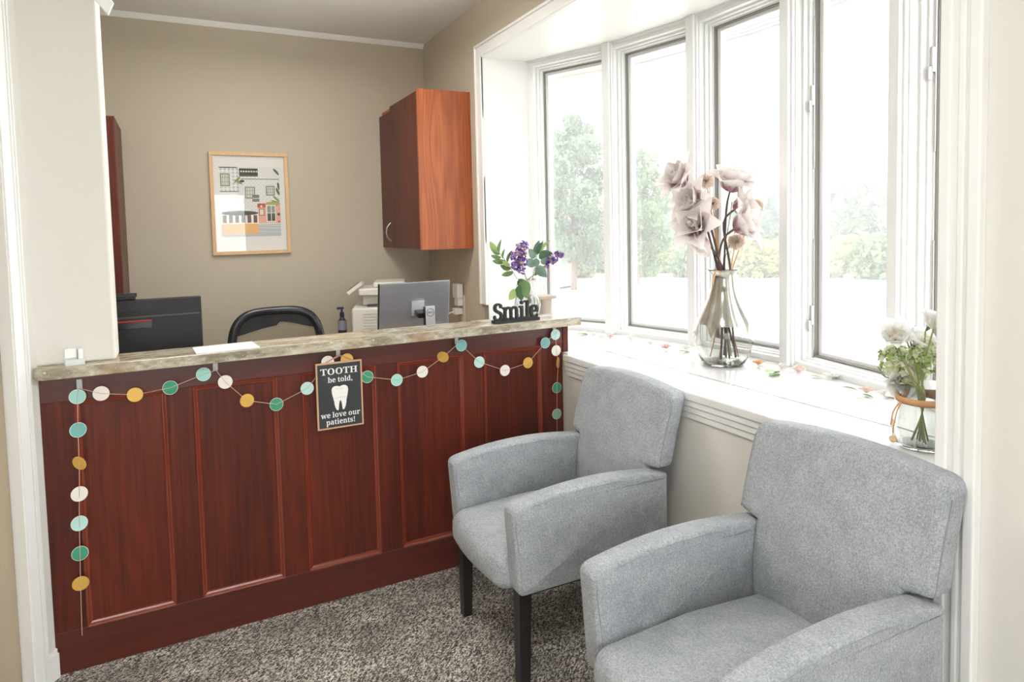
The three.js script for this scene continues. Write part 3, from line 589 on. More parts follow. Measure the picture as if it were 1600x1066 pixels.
// ================================================================ ON THE COUNTERTOP
{
  const a = at(304, 546, 'y', CAP), b = at(402, 540, 'y', CAP);
  const t = thing('paper_sheet', 'white sheet of paper lying on the countertop', 'paper', [(a.x + b.x) / 2, CAP + 0.0003, -0.015], 0.02);
  part('sheet', slab([[-0.112, -0.08], [0.1, -0.09], [0.112, 0.066], [-0.106, 0.07]].reverse(), 0, 0.0016), M.paper, t);
  const ch = thing('card_holder', 'clear acrylic card holder on the left end of the countertop', 'card holder', [at(116, 577, 'z', 0.035).x, CAP + 0.0003, 0.026], 0.25);
  part('tray', [rbox(-0.028, 0.028, 0, 0.003, -0.018, 0.024, 0.001), box(-0.028, 0.028, 0.003, 0.055, -0.018, -0.0155), box(-0.028, 0.028, 0.003, 0.02, 0.0215, 0.024)], M.clearPlastic, ch);
  const cc = document.createElement('canvas'); cc.width = 128; cc.height = 128; const cg = cc.getContext('2d'); cg.fillStyle = '#f4f4f2'; cg.fillRect(0, 0, 128, 128); cg.fillStyle = '#9fb5a4'; for (let k = 0; k < 5; k++) cg.fillRect(0, 76 + k * 10, 128, 6);
  const ct = new THREE.CanvasTexture(cc); ct.colorSpace = THREE.SRGBColorSpace;
  const cards = thing('card_stack', 'stack of white cards with green lines in the acrylic holder', 'cards', [ch.position.x, CAP + 0.0035, 0.026], 0.25);
  part('card', box(-0.025, 0.008, 0, 0.05, -0.014, -0.002), M.paper, cards);
  part('printed_card', new THREE.PlaneGeometry(0.033, 0.05).translate(-0.0085, 0.025, -0.0016), std({ map: ct, roughness: 0.7 }), cards, true);
  part('tag', rbox(0.012, 0.026, 0.0, 0.048, -0.012, 0.004, 0.001), M.whitePlastic, cards);
}
{ // cut-out word
  const a = at(771, 499, 'z', 0.028), b = at(842, 493, 'z', 0.028), W = b.x - a.x;
  const t = thing('word_sign', 'black cut-out word sign standing on the countertop before the purple flowers', 'sign', [(a.x + b.x) / 2, CAP + 0.0003, 0.022]);
  part('base', rbox(-W / 2, W / 2, 0, 0.014, -0.017, 0.017, 0.002), M.charcoal, t);
  const size = 0.074; let x = 0; const list = [];
  for (const ch of 'Smile') { const g = new TextGeometry(ch, { font: serif, size, depth: 0.012, curveSegments: 6, bevelEnabled: true, bevelSize: 0.0022, bevelThickness: 0.001, bevelSegments: 1 }); g.computeBoundingBox(); const bb = g.boundingBox; list.push([g, x - bb.min.x]); x += bb.max.x - bb.min.x - 0.0028; }
  const k = (W - 0.006) / x;
  for (const [g, dx] of list) { g.translate(dx, 0, -0.006); g.scale(k, 1, 1); part('letter', g.translate(-x * k / 2, 0.0128, 0), M.charcoal, t); }
}

// ---------------------------------------------------------------- plants: petals, leaves
function petalGeo(L, W, open, cup, curl, nu = 6, nv = 8, tip = 1) {    // base at origin, grows along +y, outward +z
  const pos = [], P = (i, j) => {
    const u = i / nu * 2 - 1, v = j / nv, w = W / 2 * Math.pow(Math.sin(PI * Math.min(0.985, 0.06 + 0.94 * Math.pow(v, 0.8 * tip))), 0.8);
    const ang = open + curl * v, y = L * v * Math.cos(open + curl * v * 0.5), z = L * v * Math.sin(open + curl * v * 0.5);
    const c = cup * u * u * w;
    return [u * w, y - c * -Math.sin(ang) * 0 + c * Math.sin(ang) * 0.0 + c * Math.sin(ang), z - c * Math.cos(ang) * -1 * -1];
  };
  for (let i = 0; i < nu; i++) for (let j = 0; j < nv; j++) { const a = P(i, j), b = P(i + 1, j), c = P(i + 1, j + 1), d = P(i, j + 1); pos.push(...a, ...b, ...c, ...a, ...c, ...d); }
  const g = new THREE.BufferGeometry(); g.setAttribute('position', new THREE.Float32BufferAttribute(pos, 3)); g.deleteAttribute('normal');
  const q = mergeVertices(g, 1e-6); q.computeVertexNormals(); const o = q.toNonIndexed(); return uvMetric(o);
}
function aim(dir) { return new THREE.Quaternion().setFromUnitVectors(V3(0, 1, 0), dir.clone().normalize()); }
function place(name, geo, mat, parent, pos, quat, scale = 1) { const m = new THREE.Mesh(geo, mat); m.name = name; m.position.copy(pos); if (quat) m.quaternion.copy(quat); m.scale.setScalar(scale); parent.add(m); return m; }
const spin = (a) => new THREE.Quaternion().setFromAxisAngle(V3(0, 1, 0), a);

const leafGeo = petalGeo(1, 0.46, 0.0, 0.35, 0.5, 4, 7);
const leafFlat = petalGeo(1, 0.42, 0.0, -0.3, -0.3, 4, 7).rotateX(-PI / 2).rotateY(-PI / 2).translate(0, 0.03, 0);
const leafGreen = petalMat('#6c8c56', 0.2), leafGrey = petalMat('#76917f', 0.18), leafDark = petalMat('#48694a', 0.15), leafLime = petalMat('#9db46c', 0.22), leafTan = petalMat('#a39a6c', 0.2);

// ---- big glass vase with magnolia stems
const VX = (at(1090, 563, 'y', SILL).x + at(1145, 563, 'y', SILL).x) / 2 - 0.03, VZ = 0.585;
{
  const s = 1.0;
  const o = [[0.0, 0.001], [0.078, 0.001], [0.086, 0.006], [0.108, 0.05], [0.119, 0.1], [0.117, 0.145], [0.103, 0.19], [0.082, 0.235], [0.062, 0.28], [0.05, 0.32], [0.046, 0.36], [0.048, 0.385], [0.066, 0.402]];
  const i = o.slice(1).reverse().map(([r, y]) => [Math.max(0.0, r - 0.0032), Math.max(0.012, y)]);
  const t = thing('glass_vase', 'tall clear glass vase with a pear-shaped body on the window sill', 'vase', [VX, SILL + 0.0005, VZ]);
  part('glass', lathe([...o, ...i, [0, 0.012]], 48), M.smokeGlass, t);
  const inR = (y) => { for (let k = 1; k < o.length; k++) if (o[k][1] >= y) { const f = (y - o[k - 1][1]) / Math.max(1e-6, o[k][1] - o[k - 1][1]); return o[k - 1][0] + (o[k][0] - o[k - 1][0]) * f; } return 0.06; };
  const sl = [], NA = 72, NY = 12; for (let a = 0; a < NA; a++) for (let j = 0; j < NY; j++) {
    const low = (q) => 0.19 - 0.03 * vnoise(q / NA * 7, 0.5, 7, 9, 7) - 0.07 * Math.pow(vnoise(q / NA * 18, 0.5, 18, 9, 8), 4), P = (q, k) => { const y0 = low(q % NA), y = y0 + (0.4 - y0) * k / NY, rr = inR(y) - 0.0042, th = q / NA * 2 * PI; return [rr * Math.cos(th), y, rr * Math.sin(th)]; };
    const A = P(a, j), B = P(a + 1, j), C = P(a + 1, j + 1), D = P(a, j + 1); sl.push(...A, ...C, ...B, ...A, ...D, ...C);
  }
  const lg = new THREE.BufferGeometry(); lg.setAttribute('position', new THREE.Float32BufferAttribute(sl, 3)); const lm = mergeVertices(lg, 1e-5); lm.computeVertexNormals();
  part('silver_luster', lm, M.luster, t).userData.label = 'silvery luster coating running down inside the neck';
  part('ribbon', tube([[-0.045, 0.392, 0.03], [-0.075, 0.395, 0.035], [-0.088, 0.37, 0.036], [-0.095, 0.345, 0.036]], 0.0035), M.jute, t);
}
const neckY = SILL + 0.38;
{
  // foam petals, off-white with mauve dye streaking up from the base
  const dyed = (g, L, reach, seed) => {
    const p = g.attributes.position, c = new Float32Array(p.count * 3);
    for (let k = 0; k < p.count; k++) {
      const x = p.getX(k), d = Math.hypot(p.getY(k), p.getZ(k)) / L, e = reach * (0.7 + 0.6 * vnoise(x * 160 + 50, seed, 999, 999, seed)), f = clamp((e - d) / 0.22);
      const q = mix([0.86, 0.80, 0.78], [0.55, 0.27, 0.34], f); c.set(q, k * 3);
    }
    g.setAttribute('color', new THREE.BufferAttribute(c, 3)); return g;
  };
  const foam = phy({ vertexColors: true, roughness: 0.9, transmission: 0.3, thickness: 0, side: THREE.DoubleSide });
  const outer = dyed(petalGeo(0.1, 0.074, 0.7, 0.55, 0.75, 12, 12, 1.0), 0.1, 0.32, 3), mid = dyed(petalGeo(0.09, 0.07, 0.42, 0.7, 0.4, 12, 12, 1.0), 0.09, 0.42, 5), inner = dyed(petalGeo(0.066, 0.056, 0.12, 0.9, 0.15, 10, 10, 1.0), 0.066, 0.5, 8), throat = dyed(petalGeo(0.034, 0.034, 0.7, 0.4, 0.2), 0.034, 0.7, 9);
  const mauve = foam, blush = foam, pale = foam;
  const IR = V3(Math.cos(CAM.yaw), 0, -Math.sin(CAM.yaw)), IT = V3(Math.sin(CAM.yaw), 0, Math.cos(CAM.yaw));   // along the window and into the room
  const dirOf = (a, b, c) => { const d = IR.clone().multiplyScalar(a).add(V3(0, b, 0)).add(IT.clone().multiplyScalar(c)); return [d.x, d.y, d.z]; };
  const heads = [[1072, 286, -0.02, dirOf(-0.85, 0.5, 0.3), 1.3], [1092, 322, 0.035, dirOf(-0.8, 0.35, 0.45), 1.25], [1094, 358, 0.06, dirOf(-0.6, 0.3, 0.6), 1.3], [1140, 300, 0.0, dirOf(0.15, 0.9, 0.42), 1.5], [1146, 328, 0.0, dirOf(0.8, 0.45, 0.35), 1.3], [1146, 358, 0.06, dirOf(0.7, 0.35, 0.55), 1.35]];
  heads.forEach(([px, py, dz, dir, sc], n) => {
    const p = at(px, py, 'z', VZ + dz), d = V3(...dir).normalize(), r = rng(100 + n);
    const words = ['leaning out to the left at the top', 'below the top left one', 'lowest of the left side, with drooping petals', 'largest and highest', 'on the window side at mid height', 'lowest beside the orange pompons'][n];
    const t = thing('magnolia_stem', 'dusty pink magnolia in the tall glass vase, ' + words, 'flower', [p.x, p.y, p.z], 0, 'magnolias in the tall vase');
    const nb = V3(VX + (r() - 0.5) * 0.05, neckY, VZ + (r() - 0.5) * 0.04).sub(p), low = V3(VX + (r() - 0.5) * 0.12, SILL + 0.03, VZ + (r() - 0.5) * 0.08).sub(p);
    part('stem', tube([d.clone().multiplyScalar(0.012), d.clone().multiplyScalar(-0.04).add(V3(0, -0.02, 0)), nb, low], 0.0045, 24, 6), M.stemBrown, t);
    const q = aim(d), ph = r() * 6;
    for (let k = 0; k < 6; k++) place('petal', outer, k % 2 ? pale : blush, t, V3(0, 0, 0), q.clone().multiply(spin(ph + k / 6 * 2 * PI)), sc * (0.92 + 0.16 * r()));
    for (let k = 0; k < 4; k++) place('petal', mid, k % 2 ? blush : pale, t, V3(0, 0, 0), q.clone().multiply(spin(ph + 0.5 + k / 4 * 2 * PI)), sc * (0.9 + 0.2 * r()));
    for (let k = 0; k < 3; k++) place('petal', inner, k ? blush : mauve, t, V3(0, 0, 0), q.clone().multiply(spin(ph + k / 3 * 2 * PI)), sc);
    for (let k = 0; k < 6; k++) place('sepal', throat, mauve, t, d.clone().multiplyScalar(0.003), q.clone().multiply(spin(ph + 0.2 + k / 6 * 2 * PI)), sc);
    if (n === 2) for (const [a, l] of [[0.3, 0.09], [-0.5, 0.075]]) place('petal', mid, pale, t, V3(-0.01, -0.02, 0.01), aim(V3(a - 0.5, -1, 0.3)), 1.1);
  });
  // pompon grasses and bare twigs
  const pomMat = petalMat('#fff0e2', 0.3);
  [[1103, 283, 0.03, 0.032, 'between the upper magnolias'], [1114, 318, 0.03, 0.028, 'in the middle of the bunch'], [1182, 322, -0.03, 0.032, 'behind the window-side magnolia'], [1150, 378, 0.01, 0.034, 'lowest of them']].forEach(([px, py, dz, R, words], n) => {
    const p = at(px, py, 'z', VZ + dz), r = rng(300 + n);
    const t = thing('pompon_stem', 'peach dried pompon flower in the tall glass vase, ' + words, 'flower', [p.x, p.y, p.z], 0, 'pompons in the tall vase');
    const nb = V3(VX + (r() - 0.5) * 0.06, neckY, VZ + (r() - 0.5) * 0.05).sub(p), low = V3(VX + (r() - 0.5) * 0.14, SILL + 0.03, VZ + (r() - 0.5) * 0.09).sub(p);
    part('stem', tube([V3(0, 0, 0), nb.clone().multiplyScalar(0.5).add(V3(0, 0.01, 0)), nb, low], 0.0024, 20, 5), M.straw, t);
    const sp = []; for (let k = 0; k < 380; k++) { const z = 1 - 2 * (k + 0.5) / 380, a = k * 2.39996, q = Math.sqrt(1 - z * z), d = V3(q * Math.cos(a), z, q * Math.sin(a)), l = R * (0.75 + 0.35 * r()); sp.push(new THREE.ConeGeometry(0.0024, l, 3, 1, true).rotateX(PI).translate(0, 0, 0).translate(0, l / 2, 0).applyQuaternion(aim(d))); }
    const h = part('tuft', sp, pomMat, t); h.userData.kind = 'stuff';
  });
  [[1182, 255, 'reaching above the highest magnolia'], [1152, 244, 'upright behind the highest magnolia']].forEach(([px, py, words], n) => {
    const p = at(px, py, 'z', VZ - 0.03); const t = thing('bare_twig', 'thin bare twig in the tall glass vase, ' + words, 'twig', [VX, SILL + 0.015, VZ]);
    const e = p.clone().sub(t.position);
    part('twig', tube([V3(0.02, 0.0, 0.02), V3(0.0, neckY - SILL, 0.0), V3(e.x * 0.6, e.y * 0.75, e.z * 0.6), e], 0.0016, 24, 5), M.stemBrown, t);
  });
}

// ---- purple bouquet on the countertop
{
  const X = -0.158, Z = -0.052;
  const t = thing('cut_glass_vase', 'small cut glass vase behind the black word sign', 'vase', [X, CAP + 0.0005, Z]);
  const o = [[0, 0.001], [0.036, 0.001], [0.042, 0.006], [0.055, 0.03], [0.061, 0.06], [0.057, 0.09], [0.043, 0.12], [0.033, 0.145], [0.034, 0.165], [0.043, 0.185]];
  const i = o.slice(1).reverse().map(([r, y]) => [r - 0.003, Math.max(0.01, y)]);
  const g = lathe([...o, ...i, [0, 0.01]], 40), p = g.attributes.position;
  for (let k = 0; k < p.count; k++) { const v = V3().fromBufferAttribute(p, k), a = Math.atan2(v.z, v.x), rr = Math.hypot(v.x, v.z); if (rr > 0.02) { const f = 1 + 0.028 * Math.sin(a * 10 + v.y * 70); p.setX(k, v.x * f); p.setZ(k, v.z * f); } }
  g.computeVertexNormals();
  part('glass', g, M.glass, t);
  const neck = V3(X, CAP + 0.17, Z);
  const cols = ['#6a45b0', '#8d6cc4', '#a98ad0', '#4e2f94', '#c8a0c0', '#d9b48e'];
  const floret = petalGeo(0.009, 0.007, 1.0, 0.2, 0.2, 2, 3);
  [[[812, 402], [798, 425], 0.044, 0.07, 0.03, 420, 'large', V3(0.25, 1, 0.1)], [[864, 404], [845, 418], 0.028, 0.055, 0.0, 200, 'small', V3(0.9, 0.45, 0)]].forEach(([c, st, R, Hh, dz, N, words, ax], n) => {
    const pc = at(c[0], c[1], 'z', Z + dz), r = rng(500 + n);
    const s = thing('lilac_sprig', words + ' purple lilac cluster in the cut glass vase', 'flower', [pc.x, pc.y, pc.z]);
    const nb = neck.clone().sub(pc);
    part('stem', tube([V3(0, 0, 0), nb.clone().multiplyScalar(0.6), nb, nb.clone().add(V3(0.01, -0.13, 0))], 0.0022, 16, 5), std({ color: '#7d7a52', roughness: 0.8 }), s);
    const q = aim(ax);
    const by = cols.map(() => []);
    for (let k = 0; k < N; k++) {
      const lobe = Math.floor(r() * 9), la = lobe * 2.4, lh = lobe / 8 * 2 - 1, lr = R * 0.62 * (1 - 0.55 * Math.max(0, lh));
      const u = V3(r() - 0.5, r() - 0.5, r() - 0.5).normalize().multiplyScalar(R * 0.46 * (0.6 + 0.5 * r()));
      const d = V3(Math.cos(la) * lr * 0.8 + u.x, lh * Hh * 0.8 + u.y, Math.sin(la) * lr * 0.8 + u.z).applyQuaternion(q), nn = d.clone().normalize().add(V3(r() - 0.5, r() - 0.5, r() - 0.5)).normalize();
      const ci = Math.floor(r() * 5.99);
      for (let m = 0; m < 4; m++) by[ci].push(floret.clone().applyQuaternion(aim(nn).multiply(spin(m * PI / 2 + r()))).translate(d.x, d.y, d.z));
    }
    by.forEach((l, k) => { if (l.length) { const f = part('florets', l, petalMat(cols[k], 0.15), s, true); f.userData.kind = 'stuff'; } });
  });
  const sprig = (name, label, base, tip, leaves, mat) => {
    const a = at(base[0], base[1], 'z', Z + base[2]), b = at(tip[0], tip[1], 'z', Z + tip[2]);
    const s = thing(name, label, 'leaf sprig', [a.x, a.y, a.z]);
    part('stem', tube([V3(0, 0, 0), b.clone().sub(a).multiplyScalar(0.5).add(V3(0, 0.006, 0)), b.clone().sub(a)], 0.0016, 12, 5), std({ color: '#7f9a5a', roughness: 0.8 }), s);
    for (const [x0, y0, x1, y1, dz, m, wide] of leaves) {
      const p0 = at(x0, y0, 'z', Z + base[2] + dz), p1 = at(x1, y1, 'z', Z + base[2] + dz), d = p1.clone().sub(p0);
      const q = aim(d), l = place('leaf', leafGeo, m || mat, s, p0.sub(a), q.clone().multiply(spin(0.35)), d.length());
      l.scale.set(d.length() * (wide || 0.75), d.length(), d.length());
    }
  };
  sprig('leaf_sprig', 'bright green willow-like leaf sprig leaning out of the cut glass vase', [808, 436, 0.0], [778, 392, 0.01], [
    [778, 392, 761, 379, 0, leafLime, 1.3], [780, 395, 780, 373, 0, leafGreen], [781, 397, 764, 390, 0.01, leafGreen], [783, 402, 764, 401, 0.02, leafGreen], [786, 404, 786, 388, 0, leafGreen], [790, 408, 766, 410, 0.02, leafGreen], [793, 410, 797, 390, 0.0, leafGreen], [797, 414, 782, 410, 0.03, leafLime, 1.1], [798, 420, 778, 416, 0.01, leafGreen, 0.9], [802, 425, 781, 432, 0.0, leafGreen]], leafGreen);
  sprig('leaf_sprig', 'grey-green round-leaf sprig standing up in the cut glass vase', [832, 436, 0.0], [842, 388, 0.0], [
    [840, 398, 838, 375, 0.0, leafGrey, 1.6], [841, 397, 845, 376, 0.01, leafDark, 1.2], [843, 396, 855, 374, 0, leafLime], [838, 400, 822, 392, 0.01, leafGrey, 1.7], [842, 402, 860, 393, 0.02, leafDark, 1.5], [838, 404, 838, 418, 0.04, leafGrey, 1.7], [836, 408, 820, 415, 0.02, leafGrey, 1.7], [845, 408, 862, 406, 0.01, leafGrey, 1.6], [838, 417, 853, 432, 0.03, leafGrey, 1.5], [835, 430, 842, 424, 0, leafDark, 1.5]], leafGrey);
  sprig('leaf_sprig', 'drooping green leaves over the rim of the cut glass vase', [816, 440, 0.03], [806, 448, 0.04], [
    [818, 438, 822, 466, 0.045, leafGreen, 1.5], [812, 446, 814, 470, 0.04, leafDark, 1.4], [812, 436, 818, 452, 0.02, leafDark, 1.6], [808, 452, 794, 470, 0.03, leafLime, 1.2]], leafDark);
  // pale wooden pedestal on the sill behind the vase
  const pd = thing('wooden_pedestal', 'small whitewashed wooden pedestal on the sill behind the cut glass vase', 'pedestal', [0.16, SILL + 0.0005, -0.45]);
  const weathered = std({ color: '#b3a797', roughness: 0.8 });
  part('cap', rbox(-0.06, 0.06, 0.205, 0.222, -0.05, 0.05, 0.003), weathered, pd);
  part('post', new THREE.CylinderGeometry(0.052, 0.035, 0.205, 4, 1).rotateY(PI / 4).translate(0, 0.1025, 0), weathered, pd);
}

// ---- white bouquet at the near end of the sill
{
  const c = at(1441, 640, 'x', 0.085), X = c.x, Z = c.z;
  const t = thing('round_glass_vase', 'clear glass vase with a jute band holding white flowers', 'vase', [X, SILL + 0.0005, Z]);
  const o = [[0, 0.001], [0.05, 0.001], [0.058, 0.006], [0.068, 0.05], [0.062, 0.09], [0.052, 0.12], [0.05, 0.135], [0.062, 0.165]];
  const i = o.slice(1).reverse().map(([r, y]) => [r - 0.0028, Math.max(0.009, y)]);
  part('glass', lathe([...o, ...i, [0, 0.009]], 40), M.glass, t);
  const band = part('jute_band', new THREE.TorusGeometry(0.054, 0.0055, 8, 40).rotateX(PI / 2).scale(1, 1.6, 1).translate(0, 0.125, 0), M.jute, t);
  const hang = (d) => tube([[-0.05, 0.125, -0.02], [-0.068, 0.1, -0.03 + d], [-0.075, 0.06, -0.034 + d]], 0.0018, 10, 5);
  part('cord', [hang(0), hang(0.008), tube([[-0.073, 0.07, -0.03], [-0.072, 0.03, -0.03]], 0.0012, 6, 5)], M.jute, band);
  const hs = new THREE.Shape(); hs.moveTo(0, -0.02); hs.bezierCurveTo(0.03, 0.005, 0.015, 0.022, 0, 0.01); hs.bezierCurveTo(-0.015, 0.022, -0.03, 0.005, 0, -0.02);
  part('wooden_heart', new THREE.ExtrudeGeometry(hs, { depth: 0.004, bevelEnabled: false }).rotateY(0.6).translate(-0.076, 0.062, -0.03), M.frameWood, band);
  part('wooden_bead', new THREE.SphereGeometry(0.009, 16, 12).translate(-0.072, 0.024, -0.03), M.frameWood, band);
  const r = rng(77), white = petalMat('#ffffff', 0.5), ivory = petalMat('#f8f4e4', 0.5), lime = petalMat('#e4e9c8', 0.45);
  const rp = petalGeo(0.058, 0.062, 0.75, 0.7, 0.3), ri = petalGeo(0.046, 0.05, 0.3, 0.8, -0.1);
  const top = SILL + 0.165;
  const stemTo = (s, p, m) => part('stem', tube([V3(0, 0, 0), V3(X, top - 0.02, Z).sub(p).add(V3((r() - 0.5) * 0.03, 0, (r() - 0.5) * 0.03)), V3(X, SILL + 0.09, Z).sub(p), V3(X, SILL + 0.015, Z).sub(p).add(V3((r() - 0.5) * 0.05, 0, (r() - 0.5) * 0.05))], 0.002, 16, 5), m || std({ color: '#9aa56c', roughness: 0.8 }), s);
  [[1398, 530, 0.0, [-0.6, 0.6, 0.4], 'leaning towards the window pane'], [1432, 542, 0.02, [-0.1, 0.8, 0.7], 'in the middle of the bunch'], [1458, 515, -0.02, [0.4, 1, 0.2], 'rising beside the casing'], [1405, 597, 0.03, [-0.8, -0.1, 0.6], 'hanging below the rim']].forEach(([px, py, dx, dir, words]) => {
    const p = at(px, py, 'x', X + dx), d = V3(...dir).normalize(), q = aim(d);
    const s = thing('white_rose', 'white rose in the jute-banded vase, ' + words, 'flower', [p.x, p.y, p.z], 0, 'white roses by the casing');
    stemTo(s, p);
    for (let k = 0; k < 7; k++) place('petal', rp, white, s, V3(0, 0, 0), q.clone().multiply(spin(k / 7 * 2 * PI)), 0.95 + 0.15 * r());
    for (let k = 0; k < 5; k++) place('petal', ri, k % 2 ? white : ivory, s, V3(0, 0, 0), q.clone().multiply(spin(0.4 + k / 5 * 2 * PI)), 1);
  });
  const fl = petalGeo(0.011, 0.01, 1.1, 0.2, 0.1, 2, 3);
  [[1400, 565, 0.03, 'pale green'], [1420, 578, 0.04, 'cream and green'], [1450, 560, 0.02, 'yellow-green']].forEach(([px, py, dx, words], n) => {
    const p = at(px, py, 'x', X + dx), s = thing('hydrangea_sprig', words + ' hydrangea cluster among the white roses', 'flower', [p.x, p.y, p.z]);
    stemTo(s, p);
    const a = [], b = [];
    for (let k = 0; k < 150; k++) { const d = V3(r() * 2 - 1, r() * 1.6 - 0.6, r() * 2 - 1).normalize(), o2 = d.clone().multiplyScalar(0.04 * (0.8 + 0.3 * r())); const l = k % 3 ? a : b; for (let m = 0; m < 4; m++) l.push(fl.clone().applyQuaternion(aim(d).multiply(spin(m * PI / 2))).translate(o2.x, o2.y, o2.z)); }
    part('florets', a, n === 1 ? ivory : lime, s, true).userData.kind = 'stuff'; part('florets', b, n === 1 ? lime : leafLime, s, true).userData.kind = 'stuff';
  });
  [[1412, 520, 1408, 503, leafGreen, 'upright at the top'], [1420, 522, 1426, 510, leafGreen, 'turned to the casing'], [1402, 548, 1398, 540, leafDark, 'small and dark'], [1386, 590, 1374, 580, leafGrey, 'grey at the left side'], [1446, 518, 1458, 508, leafDark, 'dark and narrow by the casing']].forEach(([a, b, c2, d2, m, words]) => {
    const p = at(a, b, 'x', X + 0.01), e = at(c2, d2, 'x', X + 0.01), s = thing('rose_leaf', 'green leaf in the white bouquet, ' + words, 'leaf', [p.x, p.y, p.z], 0, 'leaves of the white bouquet');
    const v = e.sub(p), l = v.length() * 1.25; const mm = place('leaf', leafGeo, m, s, V3(0, 0, 0), aim(v).multiply(spin(0.8)), l);
    stemTo(s, p);
  });
}

// ---- petal garland scattered along the sill
{
  const pg = petalGeo(0.03, 0.026, 0.9, 0.5, 0.5), r = rng(900);
  const pinkW = petalMat('#edd6cd', 0.25), whiteW = petalMat('#eeebe6', 0.25), peach = petalMat('#efc59c', 0.25);
  const bl = [[927, 521, whiteW, 0.9, 'white'], [953, 525, pinkW, 1.05, 'pink'], [986, 527, whiteW, 1.15, 'white'], [1016, 535, whiteW, 0.9, 'white'], [1041, 541, pinkW, 1.1, 'pink'], [1072, 543, whiteW, 1.15, 'white'], [1153, 566, whiteW, 0.8, 'white'], [1185, 567, peach, 0.95, 'peach'], [1222, 572, whiteW, 0.9, 'white'], [1248, 578, pinkW, 1.25, 'pink'], [1301, 588, whiteW, 1.1, 'white'], [1354, 611, pinkW, 1.0, 'pink'], [1385, 618, whiteW, 1.2, 'white']];
  const lab = ['white silk blossom on the sill, closest to the countertop', 'pale pink silk blossom on the sill, closest to the countertop', 'large white silk blossom under the second pane from the counter', 'small white silk blossom between a large white one and a pink one', 'pink silk blossom with a tan leaf on the counter side of the tall vase', 'white silk blossom touching the counter side of the tall vase', 'small white silk blossom just past the tall vase', 'peach silk blossom on the sill past the tall vase', 'white silk blossom between the peach one and the big pink one', 'largest pale pink silk blossom, lying at the foot of a window post', 'white silk blossom under the fourth pane from the counter', 'pale pink silk blossom beside the jute-banded vase', 'white silk blossom touching the jute-banded vase'];
  for (const [px, py, m, sc] of bl) {
    const p = at(px, py + 5, 'y', SILL), t = thing('silk_blossom', lab[bl.findIndex((b) => b[0] === px)], 'blossom', [p.x, SILL + 0.004, p.z], r() * 6, 'blossoms along the sill');
    for (let k = 0; k < 6; k++) place('petal', pg, m, t, V3(0, 0, 0), spin(k / 6 * 2 * PI + r() * 0.5), sc * (0.85 + 0.3 * r()));
    for (let k = 0; k < 3; k++) place('petal', pg, m, t, V3(0, 0.004, 0), new THREE.Quaternion().setFromEuler(new THREE.Euler(-0.5, 0, 0)).premultiply(spin(k / 3 * 2 * PI + 0.6)), sc * 0.75);
  }
  const leafLab = ['light green leaf on the sill, closest to the countertop', 'dry tan leaf beside the first pink blossom from the counter', 'dry tan leaf under the pink blossom before the tall vase', 'light green leaf under the white blossom at the tall vase', 'dry tan leaf under the small white blossom past the tall vase', 'dry tan leaf under the peach blossom', 'light green leaf of a pair past the peach blossom', 'dark green leaf of a pair past the peach blossom', 'light green leaf past the largest pink blossom', 'dark green leaf lying with a tan leaf under the fourth pane', 'dry tan leaf lying with a dark green leaf under the fourth pane', 'dark green leaf nearest the jute-banded vase', 'light green leaf nearest the jute-banded vase'];
  [[913, 523, 20, leafLime, 0.2], [943, 528, 16, leafTan, 0.1], [1042, 546, 20, leafTan, 0.0], [1072, 551, 22, leafLime, 0.1], [1150, 571, 18, leafTan, 0.4], [1191, 575, 16, leafTan, 0], [1211, 582, 26, leafLime, 0.3], [1213, 587, 20, leafGreen, 0.3], [1280, 591, 26, leafLime, 0.0], [1333, 610, 28, leafGreen, -0.1], [1325, 608, 20, leafTan, 0.0], [1359, 622, 24, leafGreen, -0.2], [1345, 626, 18, leafLime, 0.0]].forEach(([px, py, len, m, tilt], n) => {
    const a = at(px - len / 2, py + tilt * len * 0.5, 'y', SILL), b = at(px + len / 2, py - tilt * len * 0.5, 'y', SILL), v = b.clone().sub(a);
    const words = leafLab[n];
    const t = thing('silk_leaf', words, 'leaf', [a.x, SILL + 0.006, a.z], Math.atan2(-v.z, v.x), 'leaves along the sill');
    place('leaf', leafFlat, m, t, V3(0, 0, 0), null, v.length() * 0.8);
  });
}

